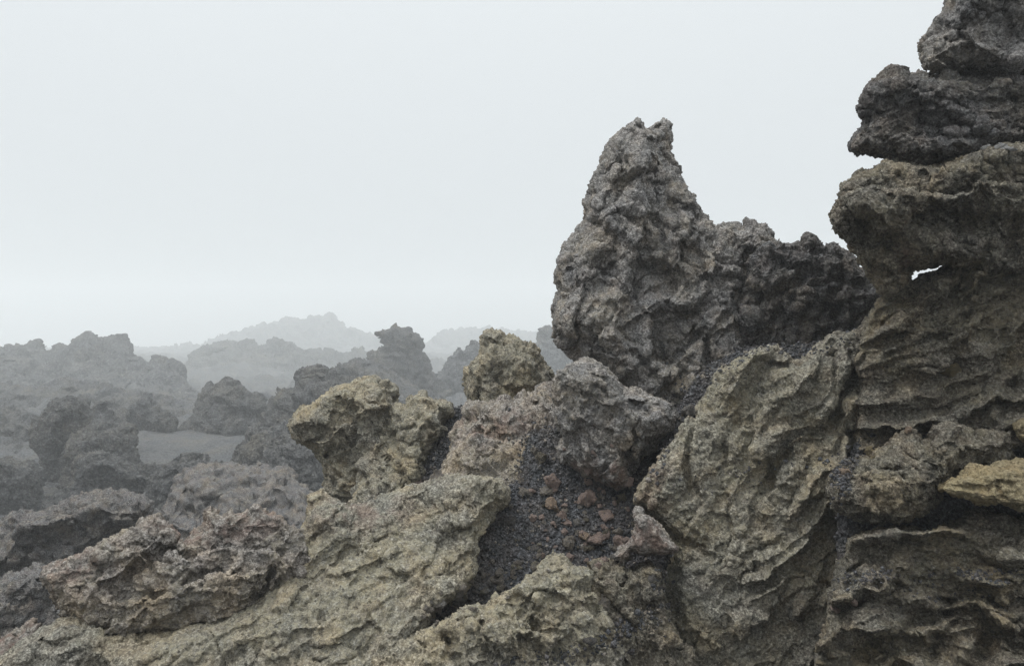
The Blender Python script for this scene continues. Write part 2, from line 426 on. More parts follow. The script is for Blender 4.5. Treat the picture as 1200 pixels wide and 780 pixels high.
ROCKS = {}
def rock(name, label, cat, poly, d0, mat, ref=None, a=0.0, b=0.0, hf=0.25, hb=0.5, rf=40, rb=50, relief=(), layers=AA,
         vox=1.9, sub=0, edge=5.0, lump=8.0, lump_wl=45, red=(), lichen=(), group=None, kind=None, seed=None, facets=None, shrink=None, axis=None):
    relief = list(relief)
    if shrink is None: shrink = -0.5 if d0 < 5.6 else 0.5
    if facets is None: facets = (34, 9, 35, 1.5) if d0 < 5.6 else (24, 6, 20, 1.4)
    if facets and kind is None: relief += [('facets',) + tuple(facets), ('facets', facets[0] * .42, facets[1] * .45, facets[2], facets[3])]
    seed = seed if seed is not None else len(ROCKS) * 31 + 5
    rng = np.random.default_rng(seed)
    xs = [p[0] for p in poly]; ys = [p[1] for p in poly]
    if ref is None: ref = (sum(xs) / len(xs), sum(ys) / len(ys))
    X0, Z0 = (ref[0] - 600) / F_PX, (390 - ref[1]) / F_PX
    x0, z0 = X0 * d0, CAM_H + Z0 * d0
    kx = random.Random(seed).uniform(1.6, 3.2)
    poly = [(1250 + (p[0] - 1250) * kx + 40 * math.sin(p[1] * .05 + seed), p[1]) if p[0] > 1300 else p for p in poly]     # ragged far beyond the frame
    k0 = d0 - a * x0 + b * (CAM_H - z0)
    if axis is None: axis = (min(max(X0, -0.75), 0.6), Z0)
    AX, AZ = axis
    def plane(p):
        X, Z = (p[0] - 600) / F_PX, (390 - p[1]) / F_PX
        dd = k0 / (1 - a * X - b * Z)
        return X * dd, CAM_H + Z * dd
    wp = [plane(p) for p in poly]
    px_m = d0 / F_PX
    h = vox * px_m
    mg = 14 * px_m
    gx = np.arange(min(p[0] for p in wp) - mg, max(p[0] for p in wp) + mg, h)
    gz = np.arange(min(p[1] for p in wp) - mg, max(p[1] for p in wp) + mg, h)
    nx, nz = len(gx), len(gz)
    GX, GZ = np.meshgrid(gx, gz, indexing='ij')
    wc = d0 + a * (GX - x0) + b * (GZ - z0)
    PX = 600 + F_PX * GX / wc; PY = 390 - F_PX * (GZ - CAM_H) / wc
    d2 = poly_sdf(PX, PY, poly).astype(np.float32)                       # px
    wf = np.maximum(wc - hf * 0.75, 0.3)
    tq = wf - wc
    QX = 600 + F_PX * (GX + AX * tq) / wf; QY = 390 - F_PX * (GZ + AZ * tq - CAM_H) / wf
    rel = relief_px(QX, QY, relief, rng) * px_m if relief else np.zeros_like(d2)
    fmax = hf + max(22 * px_m, float(rel.max()) + 12 * px_m)
    gt = np.arange(-fmax - 4 * h, hb + 6 * h, h)
    ntt = len(gt)
    ext = (nx * vox, nz * vox, ntt * vox)
    n1 = grid_noise((nx, nz, ntt), [e_ / 34 for e_ in ext], rng)
    n2 = grid_noise((nx, nz, ntt), [e_ / 14 for e_ in ext], rng)
    n3 = grid_noise((nx, nz, ntt), [e_ / 6.5 for e_ in ext], rng)
    D = d2[:, :, None] - shrink + edge * (0.45 * n1 + 0.6 * n2 + 0.42 * n3)
    def dome(D, hh, r):
        q = np.clip(D / r, 0, 1)
        return np.where(D > 0, hh * np.sqrt(np.maximum(1 - (1 - q) ** 2, 0)), D * px_m * 2.0)
    lumpn = grid_noise((nx, nz, ntt), [e_ / lump_wl for e_ in ext], rng)
    lumpn = (lumpn + 0.6 * np.abs(n1)) * lump * px_m * 0.5
    T = gt[None, None, :]
    fade = np.clip(d2 / 10, 0, 1)
    HF = dome(D, hf, rf) + (rel * fade)[:, :, None] + lumpn * fade[:, :, None]
    HB = dome(D, hb, rb) + lumpn * fade[:, :, None]
    Fv = np.maximum(-T - HF, T - HB).astype(np.float32)
    Fv = np.clip(Fv, -6 * h, 6 * h)
    # close the box
    Fv[0] = Fv[-1] = 6 * h; Fv[:, 0] = Fv[:, -1] = 6 * h; Fv[:, :, 0] = Fv[:, :, -1] = 6 * h
    g = openvdb.FloatGrid(6 * h); g.copyFromArray(np.ascontiguousarray(Fv))
    v, q = g.convertToQuads(isovalue=0.0)
    v = v.astype(np.float64); q = q[:, ::-1]
    x = gx[0] + v[:, 0] * h; z = gz[0] + v[:, 1] * h; t = gt[0] + v[:, 2] * h
    y = d0 + a * (x - x0) + b * (z - z0) + t
    x = x + AX * t; z = z + AZ * t
    P = np.stack([x, y, z], 1)
    # keep the largest piece only (noise can pinch off crumbs)
    P, q = biggest(P, q)
    base = np.array([P[:, 0].mean(), P[:, 1].mean(), P[:, 2].min()])
    me = mesh_np(name, P - base, q)
    o = bpy.data.objects.new(name, me); C.objects.link(o); o.location = base
    if layers: displace(o, px_m, layers, sub, seed)
    me = o.data
    fin(o, mat, red, lichen)
    tag(o, label, cat, group, kind)
    ROCKS[name + str(seed)] = o
    return o

def biggest(P, q):
    n = len(P)
    lab = np.arange(n)
    e = np.concatenate([q[:, [0, 1]], q[:, [1, 2]], q[:, [2, 3]], q[:, [3, 0]]])
    while True:
        m = np.minimum(lab[e[:, 0]], lab[e[:, 1]])
        new = lab.copy()
        np.minimum.at(new, e[:, 0], m); np.minimum.at(new, e[:, 1], m)
        new = new[new]
        if (new == lab).all(): break
        lab = new
    best = np.bincount(lab).argmax()
    kq = lab[q[:, 0]] == best
    q = q[kq]
    used = np.unique(q)
    mp = np.zeros(n, int); mp[used] = np.arange(len(used))
    return P[used], mp[q]

def fin(o, mat, red=(), lichen=()):
    me = o.data
    me.materials.clear(); me.materials.append(mat)
    me.polygons.foreach_set('use_smooth', np.ones(len(me.polygons), bool))
    n = len(me.vertices)
    co = np.empty(n * 3, np.float32); me.vertices.foreach_get('co', co); co = co.reshape(-1, 3)
    w = co + np.array(o.location, np.float32)
    if red or lichen:
        px = 600 + F_PX * w[:, 0] / np.maximum(w[:, 1], 0.2); py = 390 - F_PX * (w[:, 2] - CAM_H) / np.maximum(w[:, 1], 0.2)
        for nm, ps in (('red', red), ('lichen', lichen)):
            if not ps: continue
            f = np.zeros(n, np.float32)
            for (cx, cy, rx, ry, s) in ps:
                g = np.exp(-((px - cx) / rx) ** 2 - ((py - cy) / ry) ** 2)
                f += s * g
            at = me.attributes.new(nm, 'FLOAT', 'POINT'); at.data.foreach_set('value', f)

# ================================================================== SETTING
# ground: one sheet, finest in front, reaching far into the fog
def ground_z(x, y):
    r = np.hypot(x, y)
    flat = np.clip(np.hypot((x + 12.5) / 6.5, (y - 31) / 8) - 0.75, 0.14, 1) * np.clip(np.hypot((x + 3.5) / 4, (y - 42) / 9) - 0.6, 0.04, 1)
    left = 1 / (1 + np.exp((x + 0.4 + 0.05 * np.abs(y)) / 0.5))                       # hollow on the left
    drop = np.clip((y - 3.6) / 6.0, 0, 1); drop = drop * drop * (3 - 2 * drop)
    z = -0.5 * np.clip((y - 2) / 2, 0, 1) - 3.2 * drop * np.maximum(left, np.clip((y - 7) / 6, 0, 1))
    z = z - 1.2 * np.clip((y - 40) / 25, 0, 1)
    z = z + np.clip((r - 6) / 12, 0, 1) * (fbm2(x / 9.0, y / 9.0, 3, 4) * 0.7 + fbm2(x / 1.6, y / 1.6, 9, 5, True) * 0.55 * flat)
    z = z + np.clip((r - 42) / 15, 0, 1) * (fbm2(x / 13.0, y / 13.0, 5, 5, True) * 2.4 - 0.9 + fbm2(x / 3.0, y / 3.0, 15, 4, True) * 0.6)
    return z
nr, na = 760, 900
rad = 1.2 * (330 / 1.2) ** (np.linspace(0, 1, nr))
th = np.concatenate([np.linspace(-48, 48, 900), np.linspace(48, 312, 141)[1:-1]])
th = np.radians(th); na = len(th)
R_, TH = np.meshgrid(rad, th, indexing='ij')
gxx, gyy = R_ * np.sin(TH), R_ * np.cos(TH)
gzz = ground_z(gxx, gyy)
P = np.stack([gxx, gyy, gzz], -1).reshape(-1, 3)
i0 = (np.arange(nr - 1)[:, None] * na + np.arange(na)[None, :]); j1 = (np.arange(na) + 1) % na
i1 = np.arange(nr - 1)[:, None] * na + j1[None, :]
q = np.stack([i0, i1, i1 + na, i0 + na], -1).reshape(-1, 4)[:, ::-1]
P = np.concatenate([P, [[0, 0, 0.0]]])
me = mesh_np('ground', P, q)
g_o = bpy.data.objects.new('ground', me); C.objects.link(g_o)
import bmesh
bm = bmesh.new(); bm.from_mesh(me); bm.verts.ensure_lookup_table()
cv = bm.verts[len(P) - 1]
for k in range(na): bm.faces.new((cv, bm.verts[(k + 1) % na], bm.verts[k]))
bmesh.ops.recalc_face_normals(bm, faces=bm.faces); bm.to_mesh(me); bm.free()
fin(g_o, FCIND); tag(g_o, kind='structure')

# ================================================================== DISTANT RIDGES
def ext_down(top, y):
    return top + [(top[-1][0], y), (top[0][0], y)]

rock('lava_hill', 'faint pale hill with a jagged top, farthest back in the fog left of centre', 'lava hill',
     ext_down([(120, 425), (165, 416), (205, 405), (240, 402), (262, 392), (290, 386), (320, 380), (335, 374), (350, 374), (368, 372), (372, 366), (378, 372), (388, 368), (396, 376), (402, 384), (425, 388), (445, 393), (480, 404), (520, 418)], 455),
     255, VFAR, b=0.6, hf=10, hb=34, rf=30, rb=40, vox=2.04, edge=1.5, lump=4, layers=FARAA)
rock('lava_hill', 'very faint rounded hill in the fog between the pinnacle and the split block', 'lava hill',
     ext_down([(470, 425), (495, 405), (515, 392), (540, 386), (575, 386), (620, 388), (660, 390), (720, 402), (760, 425)], 455),
     280, VFAR, b=0.6, hf=10, hb=34, rf=30, rb=40, vox=2.21, edge=1.5, lump=4, layers=FARAA)
rock('lava_ridge', 'grey lumpy lava ridge in the fog, below the farthest pale hill', 'lava ridge',
     ext_down([(185, 455), (205, 432), (222, 424), (228, 412), (245, 408), (265, 402), (280, 400), (296, 404), (312, 407), (318, 400), (326, 405), (335, 404), (348, 408), (355, 412), (362, 408), (374, 411), (392, 411), (405, 415), (416, 408), (425, 414), (440, 422), (470, 440), (500, 460)], 520),
     128, VFAR, b=0.9, hf=5, hb=17, rf=45, rb=60, vox=1.87, edge=3, lump=12, layers=FARAA)
rock('lava_ridge', 'broad foggy lava ridge with a blocky summit at the far left', 'lava ridge',
     ext_down([(-140, 420), (-60, 412), (-20, 408), (0, 409), (12, 404), (24, 405), (35, 404), (45, 401), (48, 408), (58, 410), (62, 401), (72, 402), (80, 406), (88, 400), (97, 391), (106, 392), (118, 396), (128, 394), (142, 396), (152, 404), (156, 412), (166, 420), (178, 424), (186, 419), (194, 428), (205, 434), (216, 446), (240, 470), (280, 500)], 560),
     76, VFAR, ref=(100, 410), b=1.3, hf=4, hb=12, rf=50, rb=60, vox=1.87, edge=3.5, lump=16, layers=FARAA,
     relief=[('ledge', [(150, 420), (100, 425), (60, 430)], 6, 20), ('ridge', [(120, 400), (90, 440), (60, 480)], 14, 8), ('crack', [(170, 430), (150, 470), (160, 520)], 12, 8),
             ('ledge', [(220, 470), (140, 465), (60, 470)], 8, 18), ('ledge', [(200, 500), (120, 490), (20, 505)], 8, 18), ('crack', [(30, 420), (40, 470)], 10, 7)])
rock('lava_pinnacle', 'foggy stubby lava pinnacle with a blocky square head', 'lava pinnacle',
     [(447, 386), (456, 386), (464, 380), (470, 384), (480, 383), (484, 390), (490, 393), (494, 403), (493, 412), (497, 420), (500, 432), (508, 438), (520, 444), (530, 470), (420, 470), (425, 440), (430, 425), (432, 415), (442, 413), (449, 410), (453, 403), (448, 398)],
     58, FARM, hf=1.2, hb=3, rf=22, rb=30, vox=1.8, edge=1.6, lump=6, lump_wl=25, layers=FARAA,
     relief=[('ledge', [(496, 412), (470, 410), (450, 406)], 4, 14), ('ridge', [(485, 410), (492, 440)], 8, 5), ('crack', [(470, 412), (472, 445)], 4, 3)])
rock('lava_mound', 'sloping foggy mound in front of the stubby pinnacle', 'lava mound',
     [(380, 440), (400, 425), (430, 422), (450, 430), (480, 448), (500, 462), (525, 475), (560, 490), (600, 520), (380, 520), (340, 500)],
     46, FARM, b=0.7, hf=1.5, hb=4, rf=30, rb=40, vox=1.70, edge=2.5, lump=8, lump_wl=30, layers=FARAA)
rock('lava_spike', 'jagged foggy outcrop rising to spiky tips just left of the split block', 'lava outcrop',
     [(515, 440), (520, 425), (527, 416), (532, 414), (535, 408), (539, 404), (544, 410), (550, 405), (556, 402), (566, 408), (580, 420), (600, 450), (600, 490), (500, 490), (498, 460)],
     70, VFAR, hf=1.5, hb=4, rf=24, rb=30, vox=1.8, edge=2, lump=7, lump_wl=25, layers=FARAA)
rock('lava_outcrop', 'foggy outcrop peeping out between the split block and the tall spire', 'lava outcrop',
     [(625, 410), (630, 396), (634, 386), (642, 385), (650, 392), (662, 400), (680, 410), (700, 440), (700, 470), (610, 470)],
     88, VFAR, hf=2, hb=4.5, rf=24, rb=30, vox=1.8, edge=2, lump=7, lump_wl=25, layers=FARAA)

rock('lava_slope', 'hummocky foggy slope of lava at the foot of the broad left ridge', 'lava slope',
     [(-160, 465), (-60, 458), (0, 448), (40, 454), (80, 442), (110, 450), (160, 460), (230, 476), (280, 500), (320, 580), (-160, 600)],
     47, FARM, b=1.6, hf=2, hb=5, rf=40, rb=50, vox=2, edge=4, lump=18, lump_wl=34, layers=FARAA, facets=(30, 9, 10, 1.8),
     relief=[('bands', lambda x, y: y + 0.2 * x, 24, 8, None)])
# ================================================================== MIDDLE GROUND, LEFT
rock('lava_boulder', 'rounded dark boulder sitting alone on the grey cinder flat', 'boulder',
     [(146, 480), (152, 475), (160, 470), (172, 469), (180, 474), (188, 474), (195, 484), (202, 494), (204, 504), (180, 508), (160, 508), (156, 496), (150, 488)],
     36, FARM, hf=1, hb=1.5, rf=26, rb=26, vox=1.8, edge=1.5, lump=3.0, lump_wl=20, layers=FARAA)
rock('lava_hump', 'tall rounded grey hump at the far side of the cinder flat', 'lava outcrop',
     [(205, 505), (216, 495), (226, 484), (236, 468), (246, 455), (258, 447), (272, 445), (284, 452), (292, 462), (304, 464), (310, 474), (306, 490), (320, 520), (320, 560), (200, 560), (180, 530)],
     37, FARM, b=0.25, hf=1.5, hb=2.5, rf=36, rb=40, vox=1.70, edge=2.5, lump=4.8, lump_wl=28, layers=FARAA,
     relief=[('ledge', [(305, 488), (280, 494), (255, 508)], 5, 15), ('crack', [(296, 465), (290, 490)], 5, 5)])
rock('lava_outcrop', 'grey knobbly outcrop behind the jutting head, with a flat topped block on it', 'lava outcrop',
     [(318, 470), (330, 455), (345, 452), (348, 435), (356, 431), (372, 428), (385, 432), (390, 440), (405, 440), (430, 460), (430, 560), (300, 560), (290, 510), (305, 490), (316, 480)],
     31, FARM, b=0.3, hf=1.2, hb=2.6, rf=32, rb=40, vox=1.70, edge=3, lump=4.8, lump_wl=28, layers=FARAA,
     relief=[('ledge', [(395, 448), (360, 452), (320, 466)], 6, 18), ('ridge', [(330, 480), (300, 520)], 10, 6)])
rock('lava_slope', 'pale bouldery slope between the cinder flat and the jutting head', 'lava slope',
     [(275, 520), (300, 508), (330, 500), (360, 495), (380, 500), (390, 540), (400, 590), (400, 640), (330, 640), (280, 600), (268, 560)],
     21, FARM, b=0.8, hf=1, hb=2, rf=35, rb=40, vox=1.87, edge=3, lump=6.0, lump_wl=30, layers=FARAA,
     relief=[('ledge', [(375, 530), (340, 520), (290, 525)], 5, 15)])
rock('rubble_slope', 'dark slope of loose clinker behind the pink crested ridge', 'rubble slope',
     [(215, 545), (240, 548), (275, 546), (310, 540), (340, 550), (360, 575), (385, 610), (400, 660), (400, 720), (150, 720), (150, 640), (185, 600), (205, 565)],
     12.5, DARK, b=1.3, hf=.5, hb=1.6, rf=30, rb=40, vox=1.95, edge=4, lump=4.2, lump_wl=30, layers=CLINKER)
rock('lava_outcrop', 'dark outcrop with a hooked head at far left, tallest on the cinder flat', 'lava outcrop',
     [(32, 512), (38, 500), (48, 488), (58, 472), (70, 466), (84, 465), (98, 468), (106, 480), (112, 490), (122, 505), (130, 540), (150, 580), (150, 640), (30, 640), (42, 580), (50, 545), (46, 530), (36, 524)],
     26, FARM, hf=1.1, hb=2, rf=30, rb=36, vox=1.70, edge=2.5, lump=4.8, lump_wl=26, layers=FARAA,
     relief=[('ledge', [(60, 530), (64, 505), (78, 482), (100, 478)], 9, 22), ('crack', [(80, 520), (70, 570)], 8, 6)])
rock('lava_finger', 'small upright finger of rock behind the hooked outcrop', 'lava outcrop',
     [(106, 492), (110, 478), (114, 470), (122, 470), (124, 480), (132, 488), (142, 486), (150, 500), (150, 530), (105, 530)],
     30, FARM, hf=.7, hb=1, rf=18, rb=20, vox=1.7, edge=1.5, lump=3.0, lump_wl=18, layers=FARAA)
rock('lava_outcrop', 'brownish humped outcrop leaning on the right of the hooked outcrop', 'lava outcrop',
     [(80, 520), (92, 506), (105, 496), (118, 492), (135, 496), (150, 498), (158, 510), (163, 528), (168, 545), (180, 560), (180, 620), (80, 620), (75, 560)],
     24.5, FARM, b=0.2, hf=.9, hb=1.4, rf=30, rb=30, vox=1.70, edge=2.2, lump=3.6, lump_wl=26, layers=FARAA)
rock('lava_ledge', 'pale crested ledge across the foot of the humped outcrop', 'lava ledge',
     [(88, 560), (95, 540), (105, 533), (120, 531), (132, 534), (146, 541), (160, 550), (180, 545), (194, 545), (206, 556), (216, 566), (220, 580), (212, 610), (150, 620), (60, 620), (56, 590)],
     21, FARM, hf=.9, hb=1.4, rf=20, rb=30, vox=1.78, edge=2.5, lump=4.2, lump_wl=26, layers=FARAA,
     relief=[('ledge', [(215, 574), (180, 560), (150, 556), (120, 545), (98, 552), (90, 580)], 16, 14)])
rock('lava_slope', 'pale cluttered slope at the left edge, left of the hooked outcrop', 'lava slope',
     [(-110, 470), (-40, 466), (0, 474), (14, 484), (30, 482), (46, 492), (58, 510), (66, 540), (70, 600), (-110, 610)],
     34, FARM, b=0.9, hf=1.2, hb=3, rf=30, rb=36, vox=1.9, edge=4, lump=8, lump_wl=26, layers=FARAA, facets=(22, 9, 15, 1.6))
rock('lava_hummock', 'grey hummock in the fog behind the lone rounded boulder', 'lava outcrop',
     [(96, 482), (118, 468), (134, 462), (150, 464), (166, 460), (184, 466), (206, 474), (228, 486), (256, 500), (270, 530), (90, 530)],
     44, FARM, b=0.7, hf=1.4, hb=3, rf=30, rb=36, vox=1.9, edge=4, lump=8, lump_wl=26, layers=FARAA, facets=(22, 9, 15, 1.6))
rock('rubble_heap', 'dark rubble heap at the near edge of the smooth cinder flat', 'rubble heap',
     [(176, 556), (190, 546), (206, 540), (214, 532), (226, 538), (244, 540), (262, 548), (300, 556), (320, 610), (160, 620)],
     18, FARM, b=0.6, hf=.6, hb=1.2, rf=26, rb=30, vox=1.9, edge=4, lump=6, lump_wl=20, layers=CLINKER)
rock('lava_outcrop', 'low dark outcrop at the left edge, beside the hooked outcrop', 'lava outcrop',
     [(-80, 545), (-20, 535), (10, 535), (25, 542), (40, 543), (48, 560), (50, 590), (70, 640), (-80, 660)],
     22, FARM, hf=1.1, hb=1.9, rf=30, rb=36, vox=1.87, edge=3, lump=4.8, lump_wl=28, layers=FARAA,
     relief=[('ledge', [(40, 548), (10, 540), (-20, 560)], 8, 14)])
rock('lava_slab', 'long dark slab with a pale top edge, nearest on the left behind the pink crested ridge', 'lava slab',
     [(-120, 690), (-40, 650), (0, 628), (14, 604), (30, 600), (48, 596), (70, 588), (80, 583), (100, 579), (130, 577), (152, 575), (164, 580), (178, 588), (178, 600), (172, 612), (160, 622), (150, 640), (160, 680), (100, 760), (40, 800), (-120, 830)],
     8.6, DARK, b=0.15, hf=.5, hb=.9, rf=26, rb=34, vox=2.04, edge=3.5, lump=4.2, lump_wl=30,
     relief=[('ledge', [(160, 592), (120, 592), (80, 606), (52, 612), (28, 622), (0, 650), (-60, 690)], 22, 14), ('ledge', [(110, 622), (90, 632), (62, 650)], 10, 10),
             ('bump', (95, 596), 18, 12, 0, 8), ('ledge', [(178, 608), (150, 604), (118, 600)], 10, 12)])
rock('lava_shelf', 'dark broken shelf at the lower left, under the long pale edged slab', 'lava shelf',
     [(-100, 700), (0, 680), (20, 672), (40, 665), (60, 660), (90, 660), (120, 690), (120, 760), (80, 860), (-100, 860)],
     6.8, DARK, b=0.3, hf=.4, hb=.7, rf=26, rb=34, vox=2.04, edge=4, lump=5.4, lump_wl=30, layers=CLINKER,
     relief=[('ledge', [(70, 672), (40, 672), (15, 690)], 12, 12)])

# ================================================================== NEAR LEFT
rock('lava_overhang', 'jutting olive rock head with a dark underside overhanging the foggy hollow', 'lava outcrop',
     [(339, 496), (343, 489), (352, 482), (372, 472), (384, 462), (398, 455), (416, 449), (430, 441), (440, 440), (452, 447), (461, 453), (463, 472), (470, 490), (480, 520), (470, 560), (440, 600), (400, 605), (384, 590), (378, 574), (386, 560), (378, 545), (368, 530), (362, 522), (350, 514), (341, 504)],
     5.2, OLIVE, b=-0.15, hf=0.36, hb=0.5, rf=34, rb=36, edge=3.5, lump=7, lump_wl=30, layers=AA,
     relief=[('ledge', [(462, 478), (430, 482), (400, 500), (372, 512), (352, 512)], 14, 30), ('crack', [(452, 460), (448, 500), (440, 540)], 7, 8),
             ('ledge', [(420, 560), (395, 552)], 8, 14)],
     lichen=[(400, 475, 40, 25, 0.15), (385, 560, 20, 30, 0.12)])
rock('lava_shoulder', 'knobbly yellowish shoulder of rock right of the jutting head, beside a black cinder strip', 'lava outcrop',
     [(448, 498), (456, 482), (468, 470), (474, 474), (484, 468), (498, 464), (508, 468), (520, 466), (530, 474), (531, 484), (520, 492), (522, 505), (515, 520), (506, 540), (500, 560), (480, 590), (430, 600), (410, 590), (420, 550), (436, 520)],
     4.9, OLIVE, b=0.5, hf=0.24, hb=0.5, rf=28, rb=36, edge=3, lump=8, lump_wl=26, layers=CLINKER,
     relief=[('ledge', [(528, 496), (505, 505), (490, 498)], 9, 14), ('bump', (505, 490), 18, 14, 20, 7), ('crack', [(470, 510), (445, 530)], 6, 6)],
     lichen=[(470, 530, 50, 50, 0.18)])
rock('split_block', 'big upright olive block standing on the pinkish ledge, fog behind it', 'lava block',
     [(546, 432), (552, 424), (560, 410), (564, 398), (566, 389), (576, 386), (588, 389), (592, 394), (606, 396), (614, 402), (628, 410), (636, 420), (646, 436), (652, 452), (660, 470), (650, 500), (560, 500), (552, 478), (546, 462), (547, 448)],
     5.4, OLIVE, hf=0.4, hb=0.5, rf=30, rb=34, edge=2.6, lump=7, lump_wl=30, layers=AA,
     relief=[('crack', [(552, 430), (560, 470)], 5, 5), ('ledge', [(635, 425), (600, 415), (570, 400)], 6, 25), ('crack', [(580, 440), (610, 470)], 6, 5)],
     lichen=[(595, 440, 50, 45, 0.12)])
rock('clinker_ledge', 'pinkish knobbly clinker ledge under the upright olive block', 'lava ledge',
     [(528, 505), (538, 492), (546, 480), (560, 470), (576, 472), (590, 468), (606, 470), (622, 462), (640, 452), (656, 446), (668, 470), (668, 500), (655, 520), (645, 535), (636, 560), (620, 580), (590, 590), (540, 590), (515, 585), (520, 560), (532, 530), (536, 515)],
     4.4, CLINK, b=0.95, hf=0.28, hb=0.5, rf=26, rb=40, edge=4, lump=12, lump_wl=30, layers=CLINKER,
     relief=[('ledge', [(655, 508), (620, 520), (590, 515), (560, 512), (538, 510)], 16, 26), ('crack', [(640, 505), (640, 550)], 10, 18), ('ridge', [(560, 520), (545, 560)], 12, 8)],
     red=[(585, 505, 35, 18, 0.4), (550, 500, 20, 18, 0.35), (605, 490, 25, 12, 0.3)], lichen=[(575, 550, 45, 30, 0.25)])
rock('crested_ridge', 'long rough ridge with a pinkish clinker crest at lower left', 'lava ridge',
     [(46, 674), (56, 664), (72, 657), (88, 650), (104, 641), (124, 630), (146, 621), (166, 614), (186, 611), (202, 615), (208, 626), (204, 638), (216, 640), (228, 632), (240, 620), (247, 604), (255, 608), (268, 603), (282, 600), (296, 592), (304, 592), (314, 599), (328, 600), (336, 614), (348, 624), (362, 640), (350, 670), (325, 695), (300, 712), (260, 730), (200, 745), (140, 748), (100, 738), (80, 722), (68, 705), (56, 692)],
     3.22, CLINK, ref=(200, 670), a=0.05, b=0.25, hf=0.16, hb=0.6, rf=24, rb=50, edge=4.5, lump=9, lump_wl=36, layers=CLINKER,
     facets=(28, 8, -20, 1.8), relief=[('ledge', [(318, 660), (290, 672), (250, 676), (215, 690), (170, 700), (120, 704)], 14, 26), ('crack', [(300, 700), (310, 678), (318, 662)], 5, 16),
             ('crack', [(210, 640), (180, 665), (150, 680)], 12, 9), ('ridge', [(120, 650), (180, 622)], 14, 6)],
     red=[(90, 665, 35, 22, 0.85), (200, 622, 28, 16, 0.6), (250, 625, 38, 16, 0.55), (300, 605, 34, 18, 0.55)], lichen=[(150, 720, 80, 30, 0.16), (250, 700, 80, 30, 0.1)])
rock('lava_slope', 'wide olive lichen covered slope filling the bottom left foreground', 'lava slope',
     [(-170, 930), (-170, 830), (-40, 790), (0, 768), (30, 748), (60, 732), (84, 722), (120, 735), (200, 745), (260, 725), (310, 695), (338, 660), (346, 628), (356, 618), (360, 596), (362, 582), (378, 574), (396, 584), (408, 592), (430, 584), (456, 574), (480, 568), (508, 566), (530, 556), (556, 556), (580, 562), (596, 572), (592, 588), (574, 602), (560, 630), (556, 664), (545, 694), (512, 718), (490, 742), (468, 772), (460, 800), (450, 930)],
     3.35, OLIVE, ref=(430, 640), a=0.05, b=0.95, hf=0.12, hb=0.6, rf=22, rb=60, edge=4, lump=12, lump_wl=55, layers=AA_SOFT,
     facets=(34, 6, -25, 2.2), relief=[('crack', [(492, 570), (505, 585), (517, 596)], 4, 9), ('ledge', [(545, 700), (470, 730), (420, 765), (380, 800)], 16, 40), ('ridge', [(470, 578), (540, 570), (585, 572)], 16, 8),
             ('crack', [(420, 640), (370, 665), (320, 690)], 8, 6), ('ridge', [(420, 690), (300, 760)], 26, 8), ('crack', [(560, 610), (520, 640), (500, 650)], 5, 4),
             ('crack', [(200, 752), (120, 760), (100, 800)], 8, 8), ('bands', lambda x, y: y + 0.55 * x, 26, 4, None)],
     red=[(420, 600, 60, 18, 0.45)], lichen=[(350, 730, 160, 70, 0.14), (450, 660, 90, 50, 0.12), (520, 585, 50, 22, -0.15), (40, 770, 60, 40, -0.1)])
rock('clinker_lump', 'small red brown clinker lump at the bottom left edge of the picture', 'clinker lump',
     [(-60, 770), (0, 752), (8, 742), (22, 736), (36, 732), (50, 736), (60, 745), (40, 770), (0, 800), (-60, 820)],
     3.3, CLINK, b=0.3, hf=0.14, hb=0.3, rf=16, rb=20, edge=3, lump=6, lump_wl=18, layers=CLINKER, red=[(20, 750, 40, 25, 1.0)])

# ================================================================== SPIRE AND WALL
rock('lava_spire', 'tall pointed grey lava spire with a twin tipped summit', 'lava spire',
     [(741, 148), (748, 139), (754, 146), (758, 152), (764, 147), (772, 142), (783, 142), (787, 156), (783, 172), (789, 190), (796, 212), (806, 232), (818, 246), (832, 262), (842, 282), (856, 300), (870, 340), (880, 420), (850, 450), (822, 480), (804, 500), (770, 500), (740, 480), (718, 440), (702, 427), (684, 422), (668, 412), (656, 398), (650, 380), (651, 362), (656, 340), (656, 318), (664, 294), (672, 280), (684, 262), (686, 236), (696, 214), (702, 196), (714, 174), (724, 160), (734, 152)],
     4.7, GREY, ref=(750, 320), b=0.12, hf=0.36, hb=0.7, rf=46, rb=60, edge=4, lump=5, lump_wl=42, layers=SPIRE,
     facets=(38, 14, -62, 1.6), relief=[('ledge', [(735, 420), (742, 390), (728, 350), (748, 318), (742, 285), (756, 255), (756, 210), (768, 170)], 20, 45), ('crack', [(752, 300), (772, 325), (788, 340)], 14, 14),
             ('bump', (698, 378), 46, 40, 0, 14), ('ledge', [(748, 420), (710, 408), (672, 402)], 14, 30), ('crack', [(700, 300), (704, 350)], 7, 8), ('crack', [(690, 250), (720, 285), (718, 320)], 8, 8),
             ('ridge', [(800, 250), (790, 310), (800, 370)], 16, 9), ('crack', [(735, 400), (760, 440), (790, 455)], 8, 8), ('ledge', [(795, 463), (760, 460), (728, 466)], 8, 14),
             ('crack', [(820, 280), (812, 330)], 6, 6), ('bands', lambda x, y: y + 0.75 * x, 34, 6, ((700, 330), 60, 120))],
     lichen=[(700, 370, 40, 40, 0.06), (800, 430, 40, 40, 0.1)])
